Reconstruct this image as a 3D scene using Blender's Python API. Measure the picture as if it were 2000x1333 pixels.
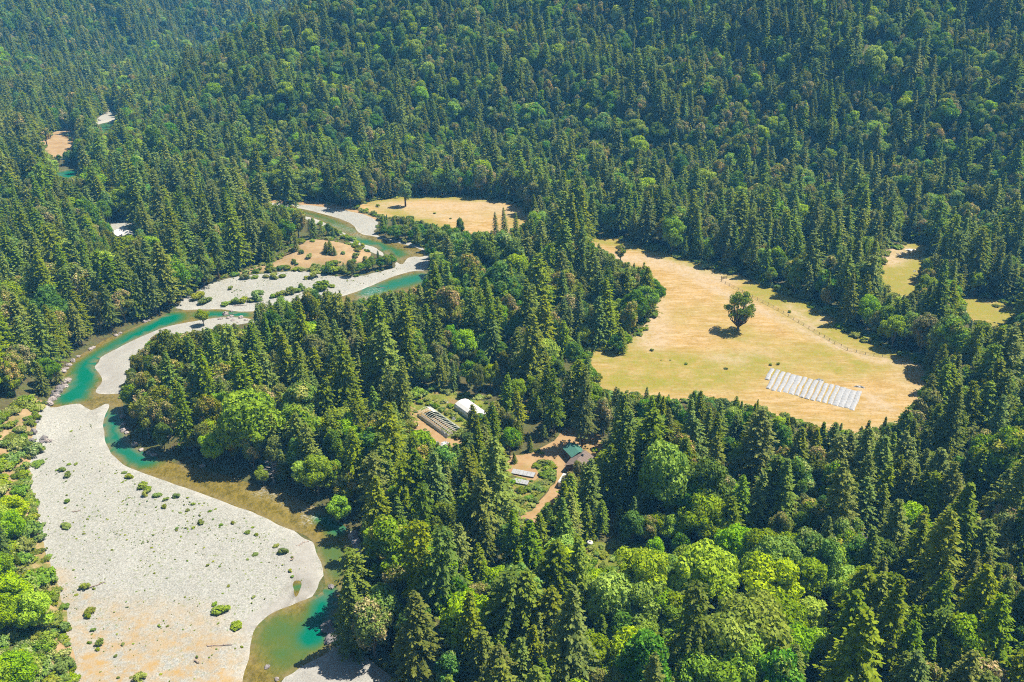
import bpy, math, random
import numpy as np
from mathutils import Vector, Matrix, noise
from mathutils.geometry import delaunay_2d_cdt

for o in list(bpy.data.objects):
    bpy.data.objects.remove(o)
scene = bpy.context.scene
C = scene.collection

# ------------------------------------------------------------------ camera
CAM_Z = 190.0
PITCH = math.radians(25.3)
F = 1732.0                                   # focal length in pixels of the 2000 px wide photograph
cam_d = bpy.data.cameras.new('camera'); cam = bpy.data.objects.new('camera', cam_d); C.objects.link(cam)
cam.location = (0, 0, CAM_Z); cam.rotation_euler = (math.pi/2 - PITCH, 0, 0)
cam_d.sensor_width = 36.0; cam_d.lens = F/2000*36.0
cam_d.clip_start = 1.0; cam_d.clip_end = 8000.0
scene.camera = cam

# ------------------------------------------------------------------ light
SUN_EL = math.radians(60); SUN_AZ = math.atan2(0.94, 0.30)        # azimuth clockwise from +Y
sd = Vector((math.sin(SUN_AZ)*math.cos(SUN_EL), math.cos(SUN_AZ)*math.cos(SUN_EL), math.sin(SUN_EL)))
w = bpy.data.worlds.new('World'); scene.world = w; w.use_nodes = True
nt = w.node_tree; nt.nodes.clear()
sky = nt.nodes.new('ShaderNodeTexSky'); sky.sky_type = 'NISHITA'; sky.sun_disc = False
sky.sun_elevation = SUN_EL; sky.sun_rotation = SUN_AZ
bg = nt.nodes.new('ShaderNodeBackground'); bg.inputs['Strength'].default_value = 0.05
wo = nt.nodes.new('ShaderNodeOutputWorld')
nt.links.new(sky.outputs[0], bg.inputs['Color']); nt.links.new(bg.outputs[0], wo.inputs['Surface'])
sl = bpy.data.lights.new('sun', 'SUN'); sl.energy = 4.9; sl.angle = math.radians(0.5); sl.color = (1.0, 0.965, 0.885)
so = bpy.data.objects.new('sun', sl); C.objects.link(so); so.location = (0, 0, 400)
so.rotation_euler = sd.to_track_quat('Z', 'Y').to_euler()
vs = scene.view_settings; scene.display_settings.display_device = 'sRGB'
vs.view_transform = 'Standard'; vs.look = 'None'; vs.gamma = 1.0; vs.use_curve_mapping = False
vs.exposure = 0.93
cy = scene.cycles
cy.max_bounces = 5; cy.diffuse_bounces = 2; cy.glossy_bounces = 2; cy.transmission_bounces = 3
cy.volume_bounces = 0; cy.transparent_max_bounces = 6; cy.caustics_reflective = False; cy.caustics_refractive = False
cy.use_denoising = False; cy.pixel_filter_type = 'BLACKMAN_HARRIS'; cy.filter_width = 1.05

# ------------------------------------------------------------------ projection
cp, sp = math.cos(PITCH), math.sin(PITCH)
def project(x, y, z):
    x = np.asarray(x, float); y = np.asarray(y, float); z = np.asarray(z, float) - CAM_Z
    fw = np.maximum(y*cp - z*sp, 1.0); up = y*sp + z*cp
    return 1000 + F*x/fw, 667 - F*up/fw, fw

# ------------------------------------------------------------------ geometry helpers
def inpoly(px, py, poly):
    px = np.asarray(px, float); py = np.asarray(py, float); P = np.asarray(poly, float)
    r = np.zeros(px.shape, bool)
    x0, y0 = P[:, 0].min(), P[:, 1].min(); x1, y1 = P[:, 0].max(), P[:, 1].max()
    m = (px >= x0) & (px <= x1) & (py >= y0) & (py <= y1)
    if not m.any(): return r
    qx, qy = px[m], py[m]; rr = np.zeros(qx.shape, bool)
    j = len(P) - 1
    for i in range(len(P)):
        xi, yi, xj, yj = P[i, 0], P[i, 1], P[j, 0], P[j, 1]
        if yi != yj:
            c = ((yi > qy) != (yj > qy)) & (qx < (xj - xi)*(qy - yi)/(yj - yi) + xi)
            rr ^= c
        j = i
    r[m] = rr
    return r
def segdist(px, py, P, closed=True):
    px = np.asarray(px, float); py = np.asarray(py, float); P = np.asarray(P, float)
    d = np.full(px.shape, 1e9); n = len(P)
    for i in range(n if closed else n - 1):
        a = P[i]; b = P[(i + 1) % n]; ab = b - a; L = max(ab @ ab, 1e-9)
        t = np.clip(((px - a[0])*ab[0] + (py - a[1])*ab[1])/L, 0, 1)
        d = np.minimum(d, (px - a[0] - t*ab[0])**2 + (py - a[1] - t*ab[1])**2)
    return np.sqrt(d)
def sstep(a, b, x):
    t = np.clip((x - a)/(b - a), 0, 1); return t*t*(3 - 2*t)
def wav(x, y, s, k=0.0):                               # smooth pseudo-noise, about -1..1
    return (np.sin(x/s*2.1 + 1.3 + k + 1.7*np.sin(y/s*1.3 + k)) + np.sin(y/s*2.4 - 0.7 + k*2 + 1.4*np.sin(x/s*1.1 + 2 + k))
            + 0.6*np.sin((x + y)/s*3.7 + 2.1 + k))/2.6

# ------------------------------------------------------------------ terrain heights
HILL = np.array([(-364, 735), (-290, 700), (-204, 690), (-100, 700), (0, 688), (90, 645), (180, 612), (290, 580), (380, 480), (440, 300), (480, 100),
                 (2500, 100), (2500, 2600), (500, 1500), (0, 1330), (-250, 1240), (-400, 1100), (-425, 938)], float)
FARHILL = np.array([(-600, 560), (-560, 760), (-530, 880), (-500, 960), (-490, 1060), (-500, 1150), (-430, 1270), (-250, 1380), (0, 1450), (500, 1620),
                    (2500, 2700), (2500, 4000), (-3000, 4000), (-3000, 560)], float)
BANK = np.array([(-114, 150), (-121, 181), (-136, 208), (-156, 240), (-180, 278), (-187, 300), (-181, 322), (-199, 335), (-214, 362), (-236, 405), (-262, 440), (-310, 480),
                 (-380, 520), (-520, 600), (-1500, 640), (-1500, 100), (-130, 60)], float)
FRONTEDGE = HILL[:12]
def H(x, y):
    x = np.asarray(x, float); y = np.asarray(y, float); h = np.zeros(x.shape)
    for P, g, s, cap, und in ((HILL, 25, 0.60, 260, 24.0), (FARHILL, 20, 0.50, 320, 34.0)):
        m = inpoly(x, y, P); d = segdist(x, y, P)*m
        e = np.maximum(d - g, 0)
        hh = 0.10*np.minimum(d, g) + s*(np.sqrt(e*e + 400) - 20)
        hh = hh + und*sstep(20, 160, d)*wav(x, y, 130, 1.0 + g) + 0.4*und*sstep(20, 120, d)*wav(x, y, 48, 3.0)
        h = h + np.where(m, np.minimum(hh, cap), 0)
    m = inpoly(x, y, BANK); d = segdist(x, y, BANK)*m
    hh = 0.42*np.minimum(d, 16) + 0.16*np.clip(d - 16, 0, 200) + 1.0*sstep(3, 20, d)*wav(x, y, 22, 5.0)
    h = h + np.where(m, hh, 0)
    return h
def ground(px, py):
    """where the sight line through a point of the photograph meets the terrain"""
    px = np.atleast_1d(np.asarray(px, float)); py = np.atleast_1d(np.asarray(py, float))
    u = (px - 1000)/F; v = (667 - py)/F
    dy = cp + v*sp; dz = -sp + v*cp
    lo = np.full(px.shape, 120.0); hi = np.full(px.shape, 2600.0)
    t = lo.copy(); done = np.zeros(px.shape, bool); prev = lo.copy()
    for k in range(260):
        z = CAM_Z + dz*t; below = z < H(u*t, dy*t)
        new = below & ~done; hi[new] = t[new]; lo[new] = prev[new]; done |= below
        if done.all(): break
        prev = t.copy(); t = np.where(done, t, t + np.maximum(4.0, t*0.012))
    for k in range(16):
        mid = (lo + hi)/2; below = CAM_Z + dz*mid < H(u*mid, dy*mid)
        hi = np.where(below, mid, hi); lo = np.where(below, lo, mid)
    return u*hi, dy*hi
def g1(px, py):
    x, y = ground([px], [py]); return float(x[0]), float(y[0])

def chaikin(P, n=1):
    P = np.asarray(P, float)
    for _ in range(n):
        Q = np.roll(P, -1, 0); P = np.stack([0.75*P + 0.25*Q, 0.25*P + 0.75*Q], 1).reshape(-1, 2)
    return P
def densify(P, step=2.2):
    out = []
    n = len(P)
    for i in range(n):
        a, b = P[i], P[(i + 1) % n]; L = np.hypot(*(b - a)); st = step*max(1.0, np.hypot(*a)/330)
        k = max(1, int(L/st)); out += [a + (b - a)*j/k for j in range(k)]
    return np.array(out)
def zone_poly(pts, smooth=1, jit=0.5):
    P = chaikin(np.array(pts, float), smooth)
    x, y = ground(P[:, 0], P[:, 1]); W = densify(np.stack([x, y], 1))
    k = np.arange(len(W))
    W[:, 0] += jit*wav(W[:, 0], W[:, 1], 5.0, 2.0); W[:, 1] += jit*wav(W[:, 0], W[:, 1], 4.0, 7.0)
    return W

# ------------------------------------------------------------------ outlines on the valley floor (read off the photograph, laid on the ground)
Z_RIVER = [(460, 1420), (468, 1333), (485, 1290), (490, 1240), (497, 1222), (513, 1203), (529, 1196), (550, 1185), (578, 1173), (599, 1166), (628, 1154),
    (636, 1140), (631, 1120), (624, 1089), (612, 1064), (604, 1045), (578, 1036), (550, 1024), (511, 1004), (458, 985), (405, 965), (353, 946),
    (303, 929), (268, 917), (243, 906), (226, 894), (212, 877), (203, 850), (200, 824), (207, 803), (214, 787), (205, 786), (190, 794), (176, 800),
    (160, 788), (152, 785), (128, 788), (108, 793), (92, 791), (97, 778), (118, 762), (136, 742), (128, 734), (116, 732), (121, 721), (141, 704), (155, 691), (176, 679),
    (197, 664), (226, 652), (254, 640), (289, 624), (314, 615), (335, 605), (388, 602), (437, 601), (470, 608), (529, 602), (578, 597), (622, 590), (650, 582),
    (677, 573), (707, 564), (733, 552), (775, 535), (815, 525), (838, 530), (836, 552), (820, 565), (788, 573), (742, 579), (715, 592), (690, 606), (640, 612), (560, 620), (500, 624),
    (473, 617), (423, 618), (384, 624), (339, 632), (307, 641), (268, 658), (229, 677), (200, 692), (186, 705), (184, 718), (196, 731), (199, 745), (187, 757),
    (187, 766), (212, 768), (234, 764), (240, 785), (238, 806), (240, 831), (250, 852), (268, 874), (300, 888), (335, 898), (360, 908), (395, 912), (440, 926),
    (490, 940), (535, 951), (578, 968), (610, 983), (640, 994), (672, 1024), (686, 1036), (692, 1058), (684, 1086), (690, 1112), (668, 1140), (660, 1165), (655, 1190),
    (650, 1215), (655, 1240), (650, 1262), (625, 1279), (599, 1293), (570, 1310), (550, 1322), (535, 1345), (520, 1420)]
Z_UPPER = [(575, 404), (586, 411), (603, 421), (632, 432), (655, 446), (677, 455), (690, 467), (710, 476), (736, 481), (752, 493), (772, 509), (786, 517), (794, 503),
    (806, 499), (828, 500), (838, 492), (820, 484), (800, 478), (775, 472), (755, 467), (733, 460), (705, 456), (695, 446), (688, 435), (660, 424), (625, 415), (600, 408)]
Z_FARPOOL = [(180, 246), (190, 257), (203, 263), (215, 258), (224, 246), (228, 236), (205, 238)]
Z_FARPOOL2 = [(98, 344), (112, 335), (128, 329), (150, 326), (160, 345), (140, 356), (118, 354)]
Z_PUDDLE = [(576, 1134), (586, 1133), (590, 1139), (588, 1146), (581, 1158), (576, 1166), (572, 1160), (573, 1150), (572, 1143)]
Z_MAINBAR = [(480, 1420), (485, 1290), (640, 1140), (612, 1040), (300, 920), (205, 860), (216, 780), (205, 770), (180, 785), (100, 780), (80, 793), (75, 813), (71, 838), (62, 866),
    (59, 909), (58, 944), (68, 986), (76, 1022), (82, 1060), (94, 1099), (114, 1145), (128, 1198), (132, 1244), (143, 1286), (147, 1333), (150, 1420)]
Z_INNERBAR = [(400, 610), (384, 620), (339, 628), (268, 655), (180, 700), (180, 770), (240, 775), (252, 735), (260, 700), (290, 672), (330, 655), (390, 648), (450, 640), (520, 622), (470, 612), (430, 612)]
Z_LOWBAR = [(520, 1425), (545, 1320), (600, 1290), (660, 1252), (690, 1262), (720, 1290), (760, 1320), (800, 1345), (860, 1425)]
Z_RIGHTBAR = [(680, 1030), (700, 1040), (706, 1075), (700, 1110), (686, 1120), (678, 1090), (684, 1060)]
Z_MIDBAR = [(340, 604), (352, 590), (372, 576), (398, 560), (430, 548), (470, 540), (530, 534), (590, 528), (640, 540), (700, 542), (757, 528), (775, 522), (770, 510), (800, 500), (835, 490), (842, 520), (800, 540),
    (760, 560), (700, 580), (610, 600), (480, 612), (430, 604)]
Z_UPBAR = [(480, 396), (520, 397), (560, 399), (600, 401), (640, 406), (680, 412), (712, 421), (738, 432), (736, 445), (728, 455), (745, 462), (790, 470), (832, 484), (828, 492),
    (770, 474), (700, 460), (660, 430), (600, 415), (560, 410), (500, 402)]
Z_ISLE = [(596, 420), (625, 428), (660, 446), (690, 462), (722, 476), (745, 490), (752, 500), (742, 499), (700, 484), (690, 478), (672, 462), (640, 446), (605, 432), (590, 424)]
Z_FARBAR = [(183, 243), (190, 232), (200, 224), (224, 212), (232, 232), (228, 244), (222, 256), (205, 268), (190, 262)]
Z_KNOLL = [(560, 500), (572, 480), (600, 468), (640, 470), (680, 478), (712, 488), (730, 497), (710, 512), (670, 519), (600, 524), (540, 530), (450, 540), (440, 534), (520, 520)]
Z_CUT = [(478, 391), (520, 391), (560, 391), (610, 394), (660, 401), (700, 412), (742, 428), (742, 434), (700, 419), (660, 408), (610, 402), (560, 399), (480, 397)]
Z_MEADOW = [(1135, 461), (1200, 466), (1260, 483), (1330, 503), (1400, 528), (1450, 538), (1500, 560), (1560, 583), (1610, 608), (1660, 638), (1700, 663), (1750, 688), (1795, 698),
    (1818, 735), (1822, 765), (1800, 795), (1760, 830), (1700, 850), (1620, 850), (1540, 820), (1480, 800), (1400, 790), (1300, 785), (1165, 775), (1150, 720), (1140, 680), (1190, 686), (1228, 668), (1258, 640), (1282, 605), (1288, 565), (1268, 540), (1228, 524), (1196, 512), (1160, 490)]
Z_UPMEADOW = [(735, 392), (780, 386), (840, 383), (910, 384), (970, 389), (1024, 403), (1040, 425), (1020, 450), (950, 462), (870, 452), (830, 440), (790, 432), (756, 428), (720, 415), (690, 407), (715, 397)]
Z_FARMEADOW = [(69, 277), (95, 262), (120, 254), (143, 250), (150, 280), (143, 300), (123, 307), (95, 318), (84, 300), (80, 290)]
Z_YARD = [(985, 893), (1032, 889), (1067, 870), (1089, 856), (1112, 826), (1120, 822), (1156, 838), (1180, 870), (1202, 905), (1202, 940), (1160, 940), (1112, 930), (1100, 955), (1090, 985), (1075, 1010), (1060, 1032), (1012, 1028), (1014, 1018), (1022, 1003),
    (1040, 995), (1057, 975), (1072, 955), (1086, 940), (1089, 918), (1083, 900), (1060, 899), (1040, 903), (1042, 915), (1052, 930), (1046, 940), (985, 926)]
Z_GREENYARD = [(788, 768), (830, 764), (879, 768), (938, 778), (960, 800), (940, 830), (912, 850), (910, 880), (915, 905), (900, 915), (880, 890), (850, 880), (815, 866), (786, 845), (780, 810)]
Z_TRACK = [(796, 790), (806, 795), (818, 806), (836, 796), (850, 803), (900, 842), (835, 830), (862, 850), (880, 860), (900, 850), (908, 855), (897, 875), (906, 897), (895, 902), (885, 880), (865, 872), (840, 865), (815, 850), (797, 836)]
Z_BRAMBLE = [(1140, 1060), (1190, 1058), (1250, 1076), (1255, 1105), (1262, 1135), (1240, 1150), (1180, 1145), (1140, 1120), (1128, 1085)]
Z_BRAMBLE2 = [(1010, 1040), (1040, 1042), (1060, 1060), (1050, 1085), (1015, 1090), (1000, 1065)]
Z_HEDGEGROUND = [(1040, 906), (1085, 902), (1088, 925), (1080, 945), (1060, 965), (1040, 992), (1015, 1000), (1000, 990), (1000, 930), (1046, 938)]
Z_RCLEAR = [(1722, 492), (1760, 482), (1775, 468), (1800, 476), (1822, 482), (1812, 510), (1806, 525), (1790, 540), (1800, 556), (1796, 566), (1780, 585), (1740, 580), (1716, 550), (1718, 520)]
Z_RCLEAR2 = [(1862, 590), (1890, 580), (1935, 584), (1965, 590), (2005, 600), (2005, 620), (1985, 636), (1950, 645), (1890, 625)]
Z_WHITEYARD = [(222, 432), (240, 428), (262, 434), (268, 446), (264, 470), (222, 470), (212, 448)]
Z_BANKUP = [(90, 780), (90, 815), (85, 850), (75, 880), (72, 915), (70, 960), (76, 1000), (50, 1004), (20, 985), (-40, 960), (-40, 900), (-30, 830), (0, 812), (30, 800), (60, 780)]
Z_BANKLOW = [(76, 1000), (95, 1062), (108, 1110), (124, 1150), (140, 1198), (144, 1240), (158, 1290), (160, 1420), (104, 1420), (98, 1300), (90, 1240), (78, 1190), (64, 1140), (50, 1100), (40, 1062), (34, 1004)]
ZONES = [  # (object name, outline, material key, hides trees, counts as visibly open, smoothing)
    ('river', Z_RIVER, 'water', 1, 1), ('river', Z_UPPER, 'water', 1, 1), ('river', Z_FARPOOL, 'water', 1, 1), ('river', Z_FARPOOL2, 'water', 1, 1),
    ('water_puddle', Z_PUDDLE, 'water', 1, 0),
    ('gravel_bar', Z_MAINBAR, 'gravel', 1, 1), ('gravel_bar', Z_INNERBAR, 'gravel', 1, 1), ('gravel_bar', Z_LOWBAR, 'gravel', 1, 1), ('gravel_bar', Z_RIGHTBAR, 'gravel', 1, 0),
    ('gravel_bar', Z_ISLE, 'gravel', 1, 1), ('gravel_bar', Z_MIDBAR, 'gravel', 1, 1), ('gravel_bar', Z_UPBAR, 'gravel', 1, 1), ('gravel_bar', Z_FARBAR, 'gravel', 1, 1),
    ('river_bank', Z_CUT, 'dirt', 1, 1), ('dry_knoll', Z_KNOLL, 'straw', 1, 1),
    ('dirt_track', Z_TRACK, 'dirt', 1, 0), ('dirt_yard', Z_YARD, 'dirt', 1, 0),
    ('meadow', Z_MEADOW, 'meadow', 1, 1), ('meadow', Z_UPMEADOW, 'meadow', 1, 1), ('meadow', Z_FARMEADOW, 'straw', 1, 1),
    ('grass_yard', Z_GREENYARD, 'grass', 1, 0), ('grass_clearing', Z_BRAMBLE, 'grass', 1, 0), ('grass_clearing', Z_BRAMBLE2, 'grass', 1, 0), ('grass_yard', Z_HEDGEGROUND, 'grass', 1, 0),
    ('grass_clearing', Z_RCLEAR, 'meadow', 1, 1), ('grass_clearing', Z_RCLEAR2, 'meadow', 1, 1), ('gravel_yard', Z_WHITEYARD, 'gravel', 1, 1),
    ('grass_bank', Z_BANKUP, 'straw', 1, 1), ('grass_bank', Z_BANKLOW, 'straw', 1, 0)]
VIS = [np.array(z[1], float) for z in ZONES if z[4]]; MEADOWVIS = [v_ for v_, z in zip(VIS, [z for z in ZONES if z[4]]) if z[1] is Z_MEADOW][0]
# openings that must stay open to view around the buildings
VIS += [np.array(p, float) for p in (
    [(980, 888), (1035, 888), (1050, 930), (1060, 960), (1040, 1000), (1010, 1000), (992, 960), (985, 925)],
    [(795, 772), (879, 772), (938, 782), (950, 805), (940, 812), (905, 845), (905, 872), (880, 868), (835, 860), (797, 836)],
    [(990, 892), (1032, 892), (1067, 872), (1089, 858), (1114, 828), (1150, 838), (1160, 870), (1180, 890), (1180, 912), (1165, 918), (1120, 900), (1104, 928), (1098, 950), (1060, 990), (1052, 1026), (1018, 1024), (1020, 1003), (1000, 985), (998, 920)],
    [(1142, 1064), (1190, 1062), (1250, 1080), (1252, 1105), (1240, 1125), (1150, 1110)])]
EXEMPT = np.array([(500, 600), (600, 578), (660, 572), (690, 590), (720, 592), (780, 580), (830, 600), (830, 660), (480, 660)], float)

WPOLY = []
for nm, pts, mk, tr, vi in ZONES:
    WPOLY.append(zone_poly(pts, 2 if mk == 'water' else 1, 0.35 if mk == 'water' else 0.8))
WATER = [WPOLY[i] for i in range(4)]

# ------------------------------------------------------------------ materials
MATS = {}
def new_mat(name):
    m = bpy.data.materials.new(name); m.use_nodes = True; n = m.node_tree.nodes; n.clear()
    out = n.new('ShaderNodeOutputMaterial'); b = n.new('ShaderNodeBsdfPrincipled')
    m.node_tree.links.new(b.outputs[0], out.inputs['Surface']); b.inputs['Roughness'].default_value = 0.9
    b.inputs['Specular IOR Level'].default_value = 0.2
    return m, n, m.node_tree.links, b, out
def rgb(c): return (c[0], c[1], c[2], 1.0)
class NG:
    """small helper for node graphs in world coordinates"""
    def __init__(s, name, gain=0.70):
        s.gain = gain; s.m, s.n, s.l, s.b, s.out = new_mat(name); s.geo = s.n.new('ShaderNodeNewGeometry'); s.pos = s.geo.outputs['Position']
    def noise(s, scale, detail=4, rough=0.6, vec=None):
        t = s.n.new('ShaderNodeTexNoise'); t.inputs['Scale'].default_value = scale; t.inputs['Detail'].default_value = detail
        t.inputs['Roughness'].default_value = rough; s.l.new(vec or s.pos, t.inputs['Vector']); return t.outputs['Fac']
    def voro(s, scale, out='Distance'):
        t = s.n.new('ShaderNodeTexVoronoi'); t.inputs['Scale'].default_value = scale; s.l.new(s.pos, t.inputs['Vector']); return t.outputs[out]
    def stretch(s, vx, vy, rot=0.0):
        t = s.n.new('ShaderNodeMapping'); t.inputs['Scale'].default_value = (vx, vy, 1); t.inputs['Rotation'].default_value = (0, 0, rot); s.l.new(s.pos, t.inputs['Vector']); return t.outputs[0]
    def attr(s, name):
        t = s.n.new('ShaderNodeAttribute'); t.attribute_name = name; return t.outputs['Fac']
    def ramp(s, fac, a, b, ca=(0, 0, 0), cb=(1, 1, 1)):
        t = s.n.new('ShaderNodeValToRGB'); e = t.color_ramp.elements; e[0].position = a; e[1].position = b; e[0].color = rgb(ca); e[1].color = rgb(cb)
        s.l.new(fac, t.inputs[0]); return t.outputs[0]
    def math(s, op, a, b):
        t = s.n.new('ShaderNodeMath'); t.operation = op
        for k, v in ((0, a), (1, b)):
            if isinstance(v, (int, float)): t.inputs[k].default_value = v
            else: s.l.new(v, t.inputs[k])
        return t.outputs[0]
    def mix(s, fac, a, b, mode='MIX'):
        t = s.n.new('ShaderNodeMix'); t.data_type = 'RGBA'; t.blend_type = mode
        for k, v in ((0, fac), (6, a), (7, b)):
            if isinstance(v, (int, float)): t.inputs[k].default_value = v
            elif isinstance(v, tuple): t.inputs[k].default_value = rgb(v)
            else: s.l.new(v, t.inputs[k])
        return t.outputs[2]
    def color(s, c):
        if s.gain != 1.0: c = s.mix(1.0, c, (s.gain, s.gain, s.gain), 'MULTIPLY')
        if isinstance(c, tuple): s.b.inputs['Base Color'].default_value = rgb(c)
        else: s.l.new(c, s.b.inputs['Base Color'])
    def bump(s, h, strength=0.3, dist=0.2):
        t = s.n.new('ShaderNodeBump'); t.inputs['Strength'].default_value = strength; t.inputs['Distance'].default_value = dist
        s.l.new(h, t.inputs['Height']); s.l.new(t.outputs[0], s.b.inputs['Normal'])

def mk_ground():
    g = NG('forest_floor'); n1 = g.noise(0.12, 5); n2 = g.noise(0.9, 4)
    c = g.mix(g.ramp(n1, 0.42, 0.62), (0.085, 0.065, 0.03), (0.075, 0.105, 0.020))
    g.color(g.mix(g.ramp(n2, 0.35, 0.7), c, (0.15, 0.145, 0.045))); g.bump(n2, 0.5, 0.6); return g.m
def mk_gravel():
    g = NG('river_gravel'); nb = g.noise(0.035, 5, 0.65); nm = g.noise(0.35, 5, 0.7); nf = g.noise(2.1, 3, 0.7); vo = g.voro(2.7, 'Color')
    c = g.mix(g.ramp(nb, 0.3, 0.7), (0.372, 0.380, 0.335), (0.450, 0.458, 0.410))
    c = g.mix(g.math('MULTIPLY', g.ramp(g.noise(0.10, 6, 0.7, g.stretch(1.0, 0.35, 0.5)), 0.50, 0.68), 0.55), c, (0.34, 0.325, 0.285))
    c = g.mix(g.ramp(vo, 0.05, 0.95), g.mix(0.5, c, (0.20, 0.195, 0.18)), g.mix(0.5, c, (0.66, 0.65, 0.60)))
    c = g.mix(g.ramp(nf, 0.60, 0.70), c, (0.17, 0.165, 0.15))
    # pale green weeds growing between the stones, thicker where the attribute says so
    weed = g.math('MULTIPLY', g.ramp(g.noise(0.8, 3, 0.75), 0.57, 0.66), g.math('MULTIPLY', g.attr('weed'), g.ramp(g.noise(0.09, 3), 0.38, 0.6)))
    c = g.mix(weed, c, (0.22, 0.27, 0.10))
    sandf = g.math('MULTIPLY', g.attr('sand'), g.ramp(g.noise(0.14, 6, 0.78), 0.40, 0.58))
    sandf = g.math('MULTIPLY', sandf, 0.95)
    sc = g.mix(g.ramp(g.noise(0.3, 5), 0.4, 0.6), (0.48, 0.31, 0.105), (0.46, 0.36, 0.23))
    c = g.mix(sandf, c, sc)
    c = g.mix(g.math('MULTIPLY', g.attr('smooth'), 0.85), c, g.mix(g.ramp(nm, 0.35, 0.65), (0.36, 0.34, 0.31), (0.44, 0.425, 0.395)))
    c = g.mix(g.math('MULTIPLY', g.attr('wet'), 0.42), c, (0.17, 0.15, 0.125))
    c = g.mix(g.math('MULTIPLY', g.attr('edge'), g.ramp(nf, 0.4, 0.6)), c, (0.60, 0.58, 0.53))
    g.color(c); g.bump(g.math('ADD', nf, g.math('MULTIPLY', vo, 0.6)), 0.6, 0.25); return g.m
def mk_meadow():
    g = NG('meadow_grass'); n0 = g.noise(0.02, 5, 0.7); n1 = g.noise(0.085, 6, 0.72); n2 = g.noise(0.8, 5, 0.75)
    st = g.noise(0.22, 5, 0.7, g.stretch(0.35, 1.6, 0.5))
    c = g.mix(g.ramp(n1, 0.36, 0.64), (0.40, 0.250, 0.060), (0.54, 0.365, 0.140))
    c = g.mix(g.ramp(st, 0.45, 0.62), c, (0.58, 0.43, 0.235))
    gr = g.math('ADD', g.math('MULTIPLY', g.ramp(n0, 0.46, 0.62), 0.50), g.math('MULTIPLY', g.attr('green'), 1.2))
    gr = g.math('MULTIPLY', gr, g.ramp(g.noise(0.13, 6, 0.75), 0.25, 0.60))
    c = g.mix(g.math('MINIMUM', gr, 1.0), c, g.mix(g.ramp(n2, 0.35, 0.65), (0.25, 0.255, 0.024), (0.36, 0.315, 0.050)))
    ba = g.math('MULTIPLY', g.attr('bare'), g.ramp(g.noise(0.25, 6, 0.75), 0.30, 0.58))
    c = g.mix(ba, c, g.mix(g.ramp(n2, 0.35, 0.65), (0.50, 0.385, 0.245), (0.60, 0.49, 0.34)))
    c = g.mix(g.math('MULTIPLY', g.ramp(g.noise(0.38, 6, 0.8), 0.50, 0.64), 0.55), c, (0.33, 0.205, 0.055))
    c = g.mix(g.math('MULTIPLY', g.ramp(n2, 0.54, 0.66), 0.6), c, (0.24, 0.17, 0.04))
    g.color(c); g.bump(n2, 0.7, 0.35); return g.m
def mk_straw():
    g = NG('dry_bank_grass'); n1 = g.noise(0.11, 6, 0.72); n2 = g.noise(0.9, 5, 0.75)
    c = g.mix(g.ramp(n1, 0.40, 0.60), (0.40, 0.26, 0.125), (0.50, 0.36, 0.20))
    gr = g.math('MULTIPLY', g.ramp(g.noise(0.2, 6, 0.75), 0.42, 0.58), g.math('ADD', g.attr('green'), 0.15))
    c = g.mix(g.math('MINIMUM', gr, 1.0), c, (0.19, 0.21, 0.045))
    c = g.mix(g.math('MULTIPLY', g.ramp(n2, 0.56, 0.7), 0.6), c, (0.22, 0.15, 0.07))
    g.color(c); g.bump(n2, 0.7, 0.4); return g.m
def mk_grass():
    g = NG('green_grass'); n1 = g.noise(0.16, 6, 0.72); n2 = g.noise(1.1, 5, 0.75)
    c = g.mix(g.ramp(n1, 0.38, 0.60), (0.16, 0.21, 0.022), (0.31, 0.33, 0.045))
    c = g.mix(g.ramp(g.noise(0.09, 5), 0.54, 0.66), c, (0.36, 0.25, 0.10))
    c = g.mix(g.math('MULTIPLY', g.ramp(n2, 0.52, 0.7), 0.7), c, (0.075, 0.10, 0.018))
    g.color(c); g.bump(n2, 1.0, 0.7); return g.m
def mk_dirt():
    g = NG('bare_dirt'); n1 = g.noise(0.2, 6, 0.72); n2 = g.noise(1.3, 5, 0.75)
    c = g.mix(g.ramp(n1, 0.38, 0.62), (0.40, 0.245, 0.11), (0.475, 0.325, 0.165))
    c = g.mix(g.math('MULTIPLY', g.ramp(g.noise(0.12, 5), 0.5, 0.64), 0.7), c, (0.34, 0.25, 0.075))
    c = g.mix(g.math('MULTIPLY', g.ramp(n2, 0.56, 0.7), 0.5), c, (0.25, 0.15, 0.07))
    g.color(c); g.bump(n2, 0.5, 0.3); return g.m
def mk_water():
    g = NG('river_water'); n1 = g.noise(0.16, 4, 0.6); n2 = g.noise(0.9, 4, 0.7)
    d = g.math('ADD', g.attr('depth'), g.math('MULTIPLY', g.math('SUBTRACT', n1, 0.5), 0.25))
    bed = g.mix(g.ramp(g.noise(0.6, 6, 0.85, g.stretch(1.0, 0.55, 0.6)), 0.40, 0.60), (0.115, 0.095, 0.014), (0.28, 0.215, 0.048))
    c = g.mix(g.ramp(d, 0.05, 0.45), bed, (0.085, 0.150, 0.030))
    c = g.mix(g.ramp(d, 0.40, 0.95), c, (0.000, 0.165, 0.098))
    edge = g.math('MULTIPLY', g.attr('shore'), 0.9)
    c = g.mix(edge, c, g.mix(g.ramp(n2, 0.35, 0.65), (0.19, 0.145, 0.05), (0.30, 0.24, 0.11)))
    fo = g.math('MULTIPLY', g.attr('foam'), g.ramp(g.noise(1.3, 5, 0.85, g.stretch(0.7, 1.6, -0.6)), 0.52, 0.60))
    c = g.mix(fo, c, (0.62, 0.64, 0.62))
    g.color(c); g.b.inputs['Roughness'].default_value = 0.12; g.b.inputs['Specular IOR Level'].default_value = 0.35; g.b.inputs['IOR'].default_value = 1.33
    g.bump(g.noise(0.9, 5, 0.75, g.stretch(1.3, 0.6, 0.6)), 0.28, 0.15); return g.m
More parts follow.
